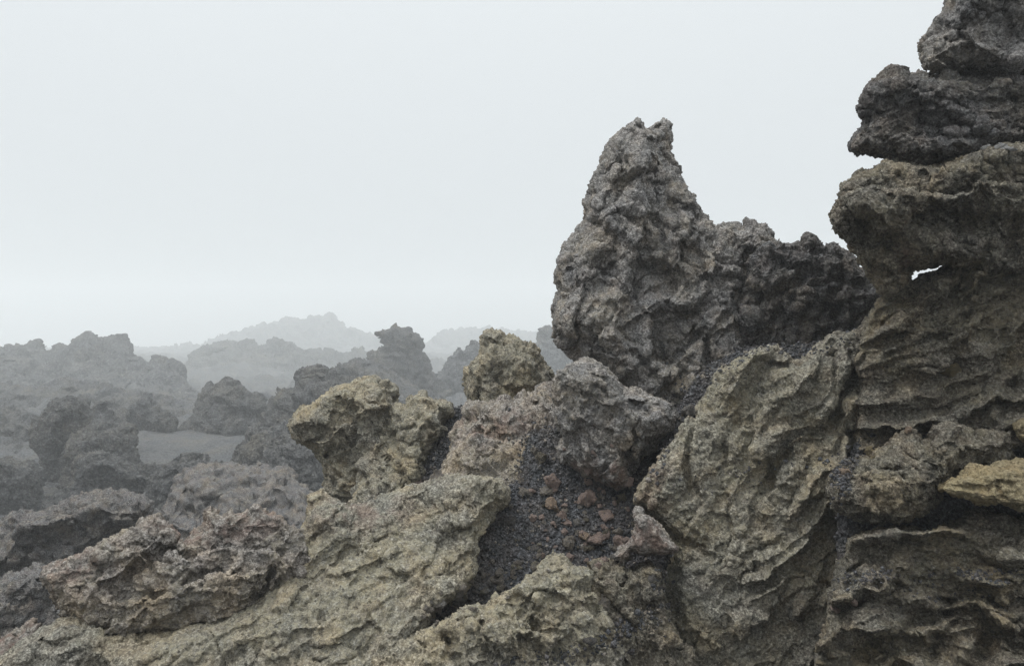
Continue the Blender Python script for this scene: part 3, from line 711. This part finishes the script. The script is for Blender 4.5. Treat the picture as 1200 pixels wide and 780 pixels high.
rock('lava_wall', 'grey jagged topped wall of rock joining the tall spire on its right', 'lava wall',
     [(812, 300), (826, 272), (838, 272), (846, 264), (852, 261), (862, 263), (868, 270), (880, 268), (894, 271), (902, 281), (914, 292), (920, 330), (920, 440), (900, 470), (820, 500), (790, 480), (800, 380)],
     4.75, GREY, b=0.1, hf=0.25, hb=0.6, rf=26, rb=50, edge=4.5, lump=9, lump_wl=34, layers=AA,
     relief=[('crack', [(878, 285), (876, 320), (866, 345), (858, 362)], 6, 12), ('ledge', [(872, 345), (876, 310), (880, 290)], 8, 20), ('crack', [(900, 310), (905, 360)], 5, 6), ('bump', (850, 320), 24, 40, 0, 6)])
rock('lava_wall', 'dark brown shaded wall with a knobbly crest below the overhanging boulder', 'lava wall',
     [(880, 300), (896, 284), (906, 282), (918, 285), (928, 287), (940, 289), (944, 282), (949, 276), (956, 280), (962, 289), (970, 288), (978, 284), (986, 290), (998, 294), (1012, 310), (1040, 345), (1070, 380), (1070, 470), (900, 480), (870, 430), (866, 360)],
     4.45, DARK, b=-0.22, hf=0.2, hb=0.6, rf=22, rb=50, edge=4.5, lump=8, lump_wl=34, layers=AA,  # shade under the overhang put into the colour: darker basalt than the lit half
     relief=[('crack', [(946, 300), (936, 330), (930, 360)], 6, 8), ('ridge', [(905, 300), (895, 350)], 12, 7), ('crack', [(985, 310), (975, 350), (990, 390)], 6, 8), ('crack', [(915, 360), (920, 400)], 5, 6), ('ledge', [(1000, 370), (950, 385), (880, 390)], 6, 20)])
rock('lava_boulder', 'rounded grey boulder wedged under the foot of the tall spire', 'boulder',
     [(650, 450), (656, 436), (668, 428), (682, 424), (698, 426), (712, 432), (724, 446), (734, 460), (752, 462), (772, 466), (788, 474), (793, 488), (786, 506), (770, 520), (756, 534), (746, 552), (742, 568), (728, 578), (712, 570), (696, 560), (676, 552), (658, 540), (654, 526), (660, 510), (652, 490), (647, 468)],
     3.8, GREY, b=-0.1, hf=0.28, hb=0.5, rf=40, rb=46, edge=3, lump=6, lump_wl=40, layers=AA_SOFT,
     relief=[('crack', [(736, 500), (742, 520), (738, 556)], 4.5, 12), ('crack', [(660, 452), (668, 470), (668, 492)], 3.5, 8), ('ledge', [(793, 486), (760, 482), (722, 488)], 9, 16),
             ('ledge', [(735, 540), (700, 548), (668, 545)], 10, 20), ('ridge', [(740, 520), (720, 470)], 10, 6), ('bands', lambda x, y: y + 0.2 * x, 22, 3.5, None)],
     red=[(715, 560, 22, 20, 0.9), (670, 548, 22, 10, 0.5)], lichen=[(690, 470, 50, 40, 0.06)])

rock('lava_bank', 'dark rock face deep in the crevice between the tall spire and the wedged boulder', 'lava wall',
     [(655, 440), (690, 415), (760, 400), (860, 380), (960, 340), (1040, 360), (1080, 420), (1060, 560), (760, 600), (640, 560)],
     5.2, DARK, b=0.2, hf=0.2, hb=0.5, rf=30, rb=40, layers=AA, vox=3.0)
# ================================================================== CENTRAL LOBE
rock('lava_lobe', 'huge tongue shaped olive lava lobe with diagonal folds, right of the stony gully', 'lava lobe',
     [(744, 590), (748, 570), (762, 548), (784, 522), (800, 498), (808, 489), (816, 496), (822, 472), (832, 452), (848, 432), (864, 420), (882, 411), (900, 405), (910, 406), (920, 416), (934, 422), (948, 414), (962, 403), (970, 396), (980, 392), (992, 396), (1004, 392), (1014, 402), (1020, 420), (1022, 450), (1018, 490), (1008, 520), (1004, 560), (1008, 600), (1000, 660), (985, 710), (970, 750), (950, 790), (930, 920), (800, 920), (812, 800), (800, 764), (782, 730), (776, 690), (784, 660), (792, 646), (770, 620), (752, 606)],
     3.45, OLIVE, ref=(880, 580), b=0.16, a=-0.05, hf=0.2, hb=0.6, rf=34, rb=70, edge=3.2, lump=10, lump_wl=55, layers=AA_SOFT,
     facets=(30, 7, -57, 2.6), relief=[('crack', [(814, 492), (806, 520), (800, 548), (798, 585)], 4, 9), ('crack', [(906, 408), (892, 436), (880, 460), (858, 500), (846, 540)], 7, 9),
             ('crack', [(1018, 430), (990, 462), (975, 484), (930, 512), (902, 545), (888, 590)], 8, 20), ('ledge', [(905, 540), (940, 514), (985, 470), (1010, 420)], 26, 20), ('ledge', [(885, 500), (925, 470), (955, 430), (965, 405)], 16, 18), ('ledge', [(925, 620), (960, 565), (1000, 500), (1016, 470)], 20, 20), ('ledge', [(880, 690), (930, 650), (975, 590), (1000, 545)], 16, 22), ('ledge', [(850, 470), (870, 440), (895, 410)], 10, 16),
             ('crack', [(976, 398), (982, 430), (972, 462)], 5, 9), ('crack', [(1015, 480), (990, 505), (950, 560), (920, 600)], 6, 8), ('ridge', [(1000, 520), (960, 600), (900, 700)], 18, 8),
             ('crack', [(1000, 560), (970, 620), (930, 660), (880, 690)], 6, 7), ('ledge', [(880, 655), (830, 640), (796, 646)], 12, 22), ('crack', [(748, 595), (772, 618), (796, 640), (830, 650)], 5, 12),
             ('ledge', [(915, 600), (890, 596)], 8, 9), ('ledge', [(930, 582), (892, 578)], 9, 9), ('ledge', [(940, 566), (896, 562)], 9, 9), ('ledge', [(920, 625), (880, 620)], 8, 10),
             ('bump', (860, 440), 34, 26, -30, 10), ('bump', (945, 440), 28, 24, 0, 9), ('bands', lambda x, y: 0.78 * x + 0.86 * y, 25, 11, ((945, 590), 75, 190)), ('bump', (850, 700), 60, 45, 20, 10)],
     red=[(765, 575, 18, 40, 0.5), (960, 690, 30, 50, 0.15)], lichen=[(840, 560, 60, 80, 0.06), (870, 440, 50, 30, 0.1)])
rock('rock_flap', 'small pinkish flap of rock jutting over the gully, beside the big lobe', 'rock flap',
     [(742, 596), (748, 590), (756, 600), (770, 612), (782, 628), (796, 640), (794, 648), (778, 648), (764, 650), (750, 652), (740, 646), (738, 656), (728, 660), (716, 652), (722, 646), (734, 636), (744, 618)],
     3.12, CLINK, hf=0.12, hb=0.3, rf=18, rb=20, edge=2, lump=4, lump_wl=18, layers=AA_SOFT, red=[(760, 635, 40, 30, 0.7)])

# ================================================================== BOTTOM CENTRE
rock('clinker_mass', 'yellowish cauliflower like clinker mass at the bottom centre, below the black gully', 'clinker mass',
     [(370, 930), (400, 815), (428, 786), (456, 760), (488, 742), (514, 728), (540, 716), (562, 710), (580, 700), (598, 692), (610, 682), (625, 674), (634, 652), (646, 640), (660, 648), (668, 664), (684, 672), (700, 690), (716, 720), (730, 760), (740, 800), (740, 930)],
     2.95, OLIVE, ref=(600, 740), b=0.7, hf=0.12, hb=0.5, rf=16, rb=50, edge=4.5, lump=14, lump_wl=34, layers=CLINKER,
     facets=(22, 8, 10, 1.3), relief=[('crack', [(520, 745), (535, 765), (545, 800)], 6, 14), ('ledge', [(700, 740), (640, 730), (580, 740), (540, 740)], 8, 16), ('bump', (650, 700), 30, 22, 0, 8)],
     lichen=[(640, 700, 110, 60, 0.2)])
rock('lava_buttress', 'grey brown rock below the pinkish flap, between clinker and big lobe', 'lava outcrop',
     [(690, 660), (706, 654), (724, 660), (740, 668), (760, 660), (776, 668), (780, 700), (786, 728), (804, 764), (820, 800), (830, 930), (700, 930), (700, 800), (706, 740), (690, 700)],
     3.05, BROWN, b=0.35, hf=0.12, hb=0.5, rf=20, rb=40, edge=4, lump=10, lump_wl=32, layers=AA,
     relief=[('crack', [(700, 690), (740, 740), (750, 790)], 5, 9), ('crack', [(760, 690), (780, 760)], 5, 6)])

# ================================================================== RIGHT SIDE
rock('lava_flow_wall', 'brown wall of stacked wrinkled lava folds under the overhanging boulders on the right', 'lava wall',
     [(1000, 420), (1012, 385), (1030, 352), (1046, 342), (1062, 336), (1078, 327), (1094, 322), (1108, 312), (1150, 292), (1220, 280), (1360, 270), (1360, 560), (1220, 540), (1150, 505), (1100, 500), (1040, 525), (1004, 540), (1000, 490), (1008, 450)],
     3.35, BROWN, ref=(1100, 420), a=-0.1, b=0.05, hf=0.16, hb=0.6, rf=20, rb=60, edge=4, lump=5, lump_wl=60, layers=AA_SOFT,
     facets=(22, 4, -15, 3), relief=[('bands', lambda x, y: y + (x - 1000) * np.clip(0.60 - (y - 330) / 400, 0.05, 0.65), 27, 30, None), ('bands', lambda x, y: y + (x - 1000) * np.clip(0.58 - (y - 330) / 410, 0.05, 0.65), 12, 8, None),
             ('ledge', [(1200, 395), (1150, 385), (1100, 400), (1040, 410)], 10, 20), ('ledge', [(1095, 485), (1060, 486), (1020, 495)], 12, 14), ('crack', [(1190, 440), (1175, 475)], 6, 10)],
     lichen=[(1150, 360, 60, 60, 0.1)])
rock('lava_boulder', 'topmost boulder of the stack, cut off by the upper right corner', 'boulder',
     [(1120, -90), (1114, -4), (1112, 12), (1104, 20), (1098, 34), (1088, 44), (1081, 56), (1078, 70), (1084, 79), (1100, 84), (1140, 86), (1200, 86), (1340, 92), (1350, -90)],
     3.45, GREY, ref=(1150, 40), b=-0.2, hf=0.24, hb=0.5, rf=24, rb=46, edge=3, lump=8, lump_wl=40, layers=AA,
     relief=[('ledge', [(1220, 60), (1170, 58), (1130, 52), (1090, 62)], 14, 24), ('crack', [(1150, 0), (1120, 50)], 7, 7)])
rock('lava_boulder', 'snout shaped dark boulder with a notched nose, second from the top of the stack', 'boulder',
     [(1003, 126), (1006, 114), (1016, 101), (1028, 92), (1038, 84), (1048, 81), (1062, 83), (1072, 87), (1086, 86), (1100, 84), (1130, 85), (1200, 84), (1340, 84), (1340, 190), (1200, 176), (1160, 172), (1146, 176), (1130, 188), (1100, 196), (1070, 196), (1050, 192), (1038, 184), (1022, 184), (1004, 178), (998, 172), (1002, 160), (1012, 150), (1015, 141), (1007, 136)],
     3.45, DARK, ref=(1100, 135), b=-0.12, hf=0.27, hb=0.5, rf=28, rb=46, edge=2.6, lump=7, lump_wl=40, layers=AA,
     relief=[('ledge', [(1200, 150), (1150, 160), (1110, 168), (1060, 160), (1020, 168)], 14, 40), ('crack', [(1010, 140), (1035, 125)], 6, 8), ('ledge', [(1180, 120), (1140, 132), (1100, 130)], 6, 18)],
     lichen=[(1110, 100, 60, 14, 0.15)])
rock('lava_boulder', 'overhanging brown boulder with a dark hollow flank, third in the stack above the folded wall', 'boulder',
     [(975, 262), (976, 248), (982, 230), (992, 214), (1006, 204), (1024, 199), (1040, 193), (1066, 196), (1100, 192), (1130, 180), (1152, 176), (1200, 170), (1340, 160), (1350, 340), (1220, 330), (1160, 320), (1130, 318), (1098, 308), (1086, 312), (1072, 317), (1060, 330), (1042, 342), (1032, 338), (1022, 322), (1012, 306), (1004, 292), (994, 280), (982, 272)],
     3.25, BROWN, ref=(1080, 260), b=-0.1, hf=0.26, hb=0.55, rf=24, rb=50, edge=3, lump=9, lump_wl=36, layers=AA,
     relief=[('ledge', [(1200, 212), (1140, 218), (1110, 232), (1060, 224), (1020, 222), (985, 240)], 30, 24), ('bump', (1035, 250), 34, 22, 15, 30), ('crack', [(1000, 262), (1020, 290), (1060, 280)], 14, 16),
             ('crack', [(1060, 262), (1110, 255), (1180, 262)], 12, 14), ('bump', (1085, 285), 14, 14, 0, 8), ('bump', (1130, 285), 26, 14, 20, 9), ('crack', [(1190, 250), (1180, 300)], 10, 14)],
     red=[(1060, 302, 12, 10, 0.8)], lichen=[(1035, 250, 35, 20, 0.2), (1150, 195, 60, 12, 0.2)])
rock('lava_cluster', 'cluster of gnarled brown lumps between two black cinder pockets, lower right', 'lava outcrop',
     [(972, 560), (990, 544), (1010, 538), (1026, 532), (1040, 520), (1054, 512), (1070, 508), (1082, 518), (1096, 502), (1110, 499), (1126, 502), (1140, 512), (1150, 508), (1176, 512), (1190, 520), (1170, 530), (1150, 540), (1122, 556), (1104, 574), (1094, 594), (1060, 612), (1030, 612), (1000, 606), (978, 590)],
     3.0, BROWN, b=0.4, hf=0.18, hb=0.4, rf=26, rb=30, edge=3.5, lump=10, lump_wl=24, layers=AA,
     relief=[('ledge', [(1080, 560), (1040, 566), (1005, 572)], 12, 14), ('ledge', [(1135, 525), (1100, 540), (1075, 530)], 10, 14), ('crack', [(1085, 515), (1095, 545), (1080, 575)], 6, 10), ('ledge', [(1120, 545), (1090, 560), (1060, 545), (1040, 540)], 8, 12)],
     lichen=[(1080, 530, 60, 25, 0.15)])
rock('crust_slab', 'cracked tan crust slab lying at the right edge', 'lava slab',
     [(1102, 572), (1108, 562), (1124, 556), (1140, 548), (1164, 545), (1180, 541), (1200, 536), (1260, 530), (1330, 540), (1330, 606), (1210, 604), (1196, 600), (1176, 590), (1150, 592), (1130, 584), (1114, 580)],
     2.72, TAN, ref=(1170, 570), b=0.9, hf=0.09, hb=0.22, rf=14, rb=24, edge=2.2, lump=4, lump_wl=30, layers=AA_SOFT,
     facets=(30, 2, 0, 1.6), relief=[('crack', [(1110, 572), (1150, 572), (1190, 575)], 3, 6), ('crack', [(1165, 574), (1178, 592)], 3, 7), ('ledge', [(1200, 556), (1165, 556), (1130, 560)], 4, 10)])
rock('lava_fold_mass', 'dark mass of draped ropy lava folds filling the bottom right corner', 'lava flow',
     [(930, 930), (950, 800), (960, 750), (974, 705), (986, 660), (996, 630), (1028, 622), (1060, 618), (1090, 622), (1110, 614), (1140, 600), (1200, 606), (1360, 606), (1360, 930)],
     2.85, BROWN, ref=(1090, 690), a=-0.08, b=0.35, hf=0.12, hb=0.6, rf=18, rb=60, edge=4, lump=6, lump_wl=60, layers=AA_SOFT,
     facets=(28, 5, -15, 2.6), relief=[('bands', lambda x, y: y + 0.30 * (x - 1000) - 0.0009 * (x - 1000) ** 2 * (y - 560) / 120, 42, 46, None), ('bands', lambda x, y: y + 0.28 * (x - 1000) - 0.0009 * (x - 1000) ** 2 * (y - 560) / 120, 15, 11, None),
             ('ledge', [(1200, 622), (1140, 628), (1080, 632), (1010, 632)], 14, 16), ('crack', [(1120, 700), (1080, 730), (1000, 770)], 9, 18), ('crack', [(1200, 740), (1160, 745), (1130, 780)], 14, 22),
             ('crack', [(1045, 745), (1040, 790)], 5, 12), ('crack', [(1095, 735), (1085, 790)], 6, 12), ('ledge', [(1180, 730), (1140, 735), (1100, 728)], 12, 16)],
     lichen=[(1060, 660, 70, 30, 0.1), (1030, 770, 40, 25, 0.2)])
rock('stone_edge', 'tan stone cut by the right edge, on the black cinder', 'stone',
     [(1190, 500), (1196, 492), (1210, 488), (1235, 492), (1240, 510), (1225, 520), (1200, 518), (1192, 510)],
     2.95, TAN, hf=0.05, hb=0.06, rf=12, rb=12, edge=1.5, lump=2, lump_wl=16, layers=AA_SOFT, vox=2.0)

# ================================================================== CINDER
def cinder(name, label, poly, d0, ref, a, b, n_grain, size=(1.3, 3.2), seed=1, hf=0.05, spill=()):
    o = rock(name, label, 'cinder', poly, d0, CIND, ref=ref, a=a, b=b, hf=hf, hb=0.3, rf=20, rb=20, edge=3, lump=7, lump_wl=45,
             layers=[[('fbm', 40, 3.0), ('knob', 6, 1.8), ('fbm', 9, 1.0)]], vox=2.6, kind='stuff', seed=900 + seed)
    me = o.data
    rng = np.random.default_rng(seed)
    co = np.empty(len(me.vertices) * 3, np.float32); me.vertices.foreach_get('co', co); co = co.reshape(-1, 3)
    no = np.empty(len(me.vertices) * 3, np.float32); me.vertices.foreach_get('normal', no); no = no.reshape(-1, 3)
    ok = np.where((no[:, 1] < 0.1) & (no[:, 2] > -0.2))[0]
    pick = rng.choice(ok, n_grain)
    gp, gn = co[pick] + np.array(o.location, np.float32), no[pick]
    for nb, share in spill:
        m2 = nb.data; c2 = np.empty(len(m2.vertices) * 3, np.float32); m2.vertices.foreach_get('co', c2); c2 = c2.reshape(-1, 3) + np.array(nb.location, np.float32)
        n2 = np.empty(len(m2.vertices) * 3, np.float32); m2.vertices.foreach_get('normal', n2); n2 = n2.reshape(-1, 3)
        sx_ = 600 + F_PX * c2[:, 0] / c2[:, 1]; sy_ = 390 - F_PX * (c2[:, 2] - CAM_H) / c2[:, 1]
        dd = poly_sdf(sx_, sy_, poly)
        cand = np.where((n2[:, 2] > 0.45) & (n2[:, 1] < 0.2) & (rng.random(len(dd)) < np.exp(np.clip(dd, -60, 0) / 9)) & (dd < 12))[0]
        if len(cand) == 0: continue
        pk = rng.choice(cand, int(n_grain * share))
        gp = np.concatenate([gp, c2[pk]]); gn = np.concatenate([gn, n2[pk]])
    gp = gp - np.array(o.location, np.float32); n_grain = len(gp)
    base = np.array([[1, 0, 0], [-1, 0, 0], [0, 1, 0], [0, -1, 0], [0, 0, 1], [0, 0, -1]], np.float32)
    tri = np.array([[0, 2, 4], [2, 1, 4], [1, 3, 4], [3, 0, 4], [2, 0, 5], [1, 2, 5], [3, 1, 5], [0, 3, 5]])
    px = d0 / F_PX
    s = np.clip(rng.lognormal(math.log(1.5), 0.42, n_grain), 0.6, 5.5) * px
    # random rotations
    qn = rng.standard_normal((n_grain, 4)); qn /= np.linalg.norm(qn, axis=1)[:, None]
    w, x, y, z = qn.T
    Rm = np.stack([1 - 2 * (y * y + z * z), 2 * (x * y - z * w), 2 * (x * z + y * w), 2 * (x * y + z * w), 1 - 2 * (x * x + z * z), 2 * (y * z - x * w),
                   2 * (x * z - y * w), 2 * (y * z + x * w), 1 - 2 * (x * x + y * y)], 1).reshape(-1, 3, 3)
    loc = base[None] * rng.uniform(0.55, 1.15, (n_grain, 6, 1)) * s[:, None, None]
    g = np.einsum('nij,nkj->nki', Rm, loc) + (gp + gn * (s * 0.3)[:, None] + rng.normal(0, px, (n_grain, 3)))[:, None, :]
    T = (tri[None] + (np.arange(n_grain) * 6)[:, None, None]).reshape(-1, 3)
    gm = mesh_np('grains', g.reshape(-1, 3), T)
    gm.materials.append(CIND)
    mi = rng.choice([0, 1, 2], n_grain, p=[0.86, 0.09, 0.05]); gm.polygons.foreach_set('material_index', np.repeat(mi, 8).astype(np.int32))
    me.materials.append(DARK); me.materials.append(CLINK)
    b2 = bmesh.new(); b2.from_mesh(me); b2.from_mesh(gm); b2.to_mesh(me); b2.free()
    bpy.data.meshes.remove(gm)
    return o

cinder('cinder_gravel', 'black cinder gravel filling the stony gully below the spire',
       [(500, 840), (380, 840), (400, 790), (480, 700), (530, 650), (545, 610), (575, 580), (612, 562), (620, 510), (660, 500), (700, 490), (790, 490), (800, 560), (780, 680), (760, 720), (700, 760), (600, 780)],
       3.62, (640, 620), 0.0, 0.95, 17000, seed=1, spill=[(ROCKS[k_], 0.05) for k_ in ROCKS if k_.startswith(('clinker_mass', 'lava_buttress', 'clinker_ledge'))])
cinder('cinder_gravel', 'narrow strip of black cinder between the yellowish shoulder and the pinkish ledge',
       [(470, 600), (490, 560), (505, 530), (515, 500), (530, 480), (560, 480), (560, 560), (540, 600)], 4.75, (525, 530), 0.0, 0.9, 5000, seed=2)
cinder('cinder_gravel', 'curved band of black cinder behind the top of the big lobe',
       [(770, 560), (780, 500), (806, 462), (838, 430), (872, 413), (930, 406), (990, 400), (1050, 395), (1060, 440), (1050, 520), (850, 560)], 4.0, (880, 420), 0.0, 0.6, 8000, seed=3, spill=[(ROCKS[k_], 0.05) for k_ in ROCKS if k_.startswith(('lava_lobe', 'lava_spire', 'lava_wall'))])
cinder('cinder_gravel', 'black cinder pockets among the brown lumps on the right',
       [(980, 680), (985, 560), (1010, 500), (1060, 480), (1110, 470), (1200, 465), (1330, 470), (1330, 680)], 3.18, (1090, 560), 0.0, 0.6, 9000, seed=4, spill=[(ROCKS[k_], 0.08) for k_ in ROCKS if k_.startswith(('lava_cluster', 'lava_fold', 'crust_slab'))])

# ================================================================== LOOSE STONES
def stone_mesh(seed):
    rr = random.Random(seed)
    bm = bmesh.new()
    st = (rr.uniform(0.85, 1.2), rr.uniform(0.75, 1.1), rr.uniform(0.65, 0.95))
    for k in range(17):
        v = Vector((rr.gauss(0, 1), rr.gauss(0, 1), rr.gauss(0, 1))).normalized() * rr.uniform(0.85, 1.1)
        bm.verts.new((v.x * st[0], v.y * st[1], v.z * st[2]))
    h = bmesh.ops.convex_hull(bm, input=bm.verts)
    bmesh.ops.delete(bm, geom=[e for e in h['geom_interior'] if isinstance(e, bmesh.types.BMVert)], context='VERTS')
    bmesh.ops.subdivide_edges(bm, edges=bm.edges, cuts=2, use_grid_fill=True)
    bmesh.ops.triangulate(bm, faces=bm.faces)
    bmesh.ops.subdivide_edges(bm, edges=bm.edges, cuts=2, use_grid_fill=True)
    me = bpy.data.meshes.new('stone'); bm.to_mesh(me); bm.free()
    o = bpy.data.objects.new('stone', me); C.objects.link(o)
    displace(o, 0.1, [[('plate', 10, 1.6), ('fbm', 14, 2.0), ('pore', 5, 1.3), ('knob', 3, 0.7), ('fbm', 2, 0.9)]], 0, seed)
    me = o.data
    me.polygons.foreach_set('use_smooth', np.ones(len(me.polygons), bool))
    bpy.data.objects.remove(o)
    return me
SM = [stone_mesh(100 + i) for i in range(7)]
dg = bpy.context.evaluated_depsgraph_get()
dg.update()
def stone(px, py, r, mat, label, group=None, name='stone', flat=1.0):
    """drop a stone where the line of sight through (px, py) meets the surfaces already built"""
    dirv = Vector(((px - 600) / F_PX, 1, (390 - py - r * 0.5) / F_PX)); dn = dirv.normalized()
    hit, loc, nor, _, ob, _ = scene.ray_cast(dg, Vector((0, 0, CAM_H)), dn)
    if not hit: return None
    dd = loc.y; s = r * dd / F_PX * (1.15 if r > 5 else 1.3)
    key = (random.randrange(len(SM)), mat.name)
    me = STM.get(key)
    if me is None:
        me = SM[key[0]].copy(); me.materials.append(mat); STM[key] = me
    o = bpy.data.objects.new(name, me); C.objects.link(o)
    o.scale = (s, s, s * flat)
    o.rotation_euler = (random.uniform(-.5, .5), random.uniform(-.5, .5), random.uniform(0, 6.28))
    o.location = loc + nor * s * 0.2
    tag(o, label, 'stone', group)
    return o
STM = {}
def put(px, py, r, dd, mat, label, group):
    me = SM[random.randrange(len(SM))].copy(); me.materials.append(mat)
    o = bpy.data.objects.new('stone', me); C.objects.link(o)
    if dd is None:
        hit, loc, *_ = scene.ray_cast(dg, Vector((0, 0, CAM_H)), Vector(((px - 600) / F_PX, 1, (390 - py) / F_PX)).normalized())
        dd = loc.y - 0.03
    s = r * dd / F_PX; o.scale = (s * 1.1, s, s * 0.8); o.rotation_euler = (0, 0, random.uniform(0, 6.28))
    o.location = ((px - 600) / F_PX * dd, dd, CAM_H + (390 - py) / F_PX * dd)
    tag(o, label, 'stone', group)
G = 'reddish stones strewn down the gully'
big = [(647, 587, 9, ORNG, 'bright orange pitted stone near the top of the black gully'),
       (641, 573, 8, CLINK, 'brown angular stone touching the bright orange stone from above'),
       (647, 559, 10, RED, 'reddish double lump of stone above the bright orange stone'),
       (633, 533, 8, BROWN, 'brown stone at the mouth of the dark hollow under the pinkish ledge'),
       (686, 580, 12, RED, 'largest reddish stone in the gully, below the wedged boulder'),
       (710, 601, 9, RED, 'reddish stone on the gully right below the wedged boulder corner'),
       (728, 628, 10, RED, 'tall reddish stone against the left side of the big lobe'),
       (699, 629, 9, RED, 'rounded pinkish stone in the middle of the gully stones'),
       (667, 632, 10, CLINK, 'grey brown clustered stone at the lower left of the gully stones'),
       (684, 624, 6, ORNG, 'small orange stone left of the rounded pinkish stone'),
       (667, 649, 6, RED, 'small pink stone above the yellowish clinker mass'),
       (513, 553, 9, CLINK, 'brown clinker stone at the foot of the narrow cinder strip'),
       (491, 561, 7, RED, 'reddish stone left of the clinker stone on the narrow cinder strip'),
       (597, 608, 8, DARK, 'flat dark grey chip lying on the black gravel'),
       (725, 579, 8, BROWN, 'dull greenish brown stone in the corner between wedged boulder and lobe'),
       (616, 573, 7, CLINK, 'pale stone at the lower edge of the pinkish ledge'),
       (808, 478, 9, GREY, 'grey stone lying in the curved cinder band'),
       (1064, 502, 5, ORNG, 'small orange yellow pebble above the gnarled brown lumps'),
       (1021, 527, 6, TAN, 'smooth oval tan pebble on black cinder beside the big lobe'),
       (1023, 535, 2.5, TAN, 'tiny tan pebble below the smooth oval one'),
       (1113, 428, 11, TAN, 'pale flake of crust stuck to the wrinkled wall on the right'),
       (1170, 172, 9, None, 'chalky whitish rubble wedged between second and third boulder'),
       (690, 747, 8, DARK, 'dark grey stone embedded at the bottom centre beside the clinker mass'),
       (706, 700, 11, CLINK, 'buff angular stone just below the pinkish flap'),
       (763, 672, 6, GREY, 'small grey stone in the nook under the pinkish flap'),
       (1000, 700, 6, RED, 'pinkish stone in the dark cleft right of the big lobe'),
       (978, 711, 6, RED, 'lower pinkish stone in the dark cleft right of the big lobe'),
       (990, 550, 5, ORNG, 'small orange stone at the left end of the gnarled brown lumps'),
       ]
PALE = rock_mat('chalky_crust', (0.35, 0.35, 0.35), (0.6, 0.6, 0.6), (0.8, 0.8, 0.8), (0.4, 0.4, 0.38), 0.2)
for (x, y, r, m, lab) in big:
    if m is None:
        for (qx_, qy_, r_) in ((1156, 173, 5), (1164, 170, 6), (1172, 172, 6), (1180, 173, 6), (1187, 175, 4)):
            put(qx_, qy_, r_, None, PALE, 'whitish chalky stone in the row wedged between second and third boulder of the stack', 'chalky stones wedged in the stack')
        continue
    stone(x, y, r, m, lab)
for k in range(110):
    t = random.random()
    x = random.gauss(690, 42); y = random.gauss(604, 48)
    if not (585 < x < 745 and 520 < y < 690): continue
    stone(x, y, random.choice((2.0, 2.6, 3.2, 4.0, 5.0)), random.choice((RED, RED, RED, CLINK, CLINK, BROWN, GREY)), 'small loose stone among the reddish stones in the black gully', 'small stones in the gully', 'pebble')
for k in range(70):
    x = random.uniform(490, 640); y = 722 - (x - 490) * 0.52 + random.gauss(0, 10)
    stone(x, y, random.choice((2.2, 2.8, 3.4, 4.2)), random.choice((CLINK, CLINK, OLIVE, GREY)), 'small buff stone scattered along the lower edge of the black gully', 'small stones on the lower gully edge', 'pebble')

# ================================================================== FOG
hx0, hx1, hy0, hy1, hz0, hz1 = -335, 335, -335, 335, -9.0, 24.0
hm = bpy.data.meshes.new('haze')
hv = [(x, y, z) for z in (hz0, hz1) for (x, y) in ((hx0, hy0), (hx1, hy0), (hx1, hy1), (hx0, hy1))]
hm.from_pydata(hv, [], [(3, 2, 1, 0), (4, 5, 6, 7), (0, 1, 5, 4), (1, 2, 6, 5), (2, 3, 7, 6), (3, 0, 4, 7)])
ho = bpy.data.objects.new('haze', hm); C.objects.link(ho)
m = bpy.data.materials.new('haze'); m.use_nodes = True
m.node_tree.nodes.clear()
pv = m.node_tree.nodes.new('ShaderNodeVolumePrincipled'); om = m.node_tree.nodes.new('ShaderNodeOutputMaterial')
pv.inputs['Color'].default_value = (0.93, 0.95, 0.957, 1)
pv.inputs['Density'].default_value = 0.0048
pv.inputs['Anisotropy'].default_value = 0.2
m.node_tree.links.new(pv.outputs[0], om.inputs['Volume'])
hm.materials.append(m)
tag(ho, kind='stuff')
print('BUILT in', round(time.time() - T0, 1), 's;', sum(len(o.data.polygons) for o in C.objects if o.type == 'MESH'), 'faces')
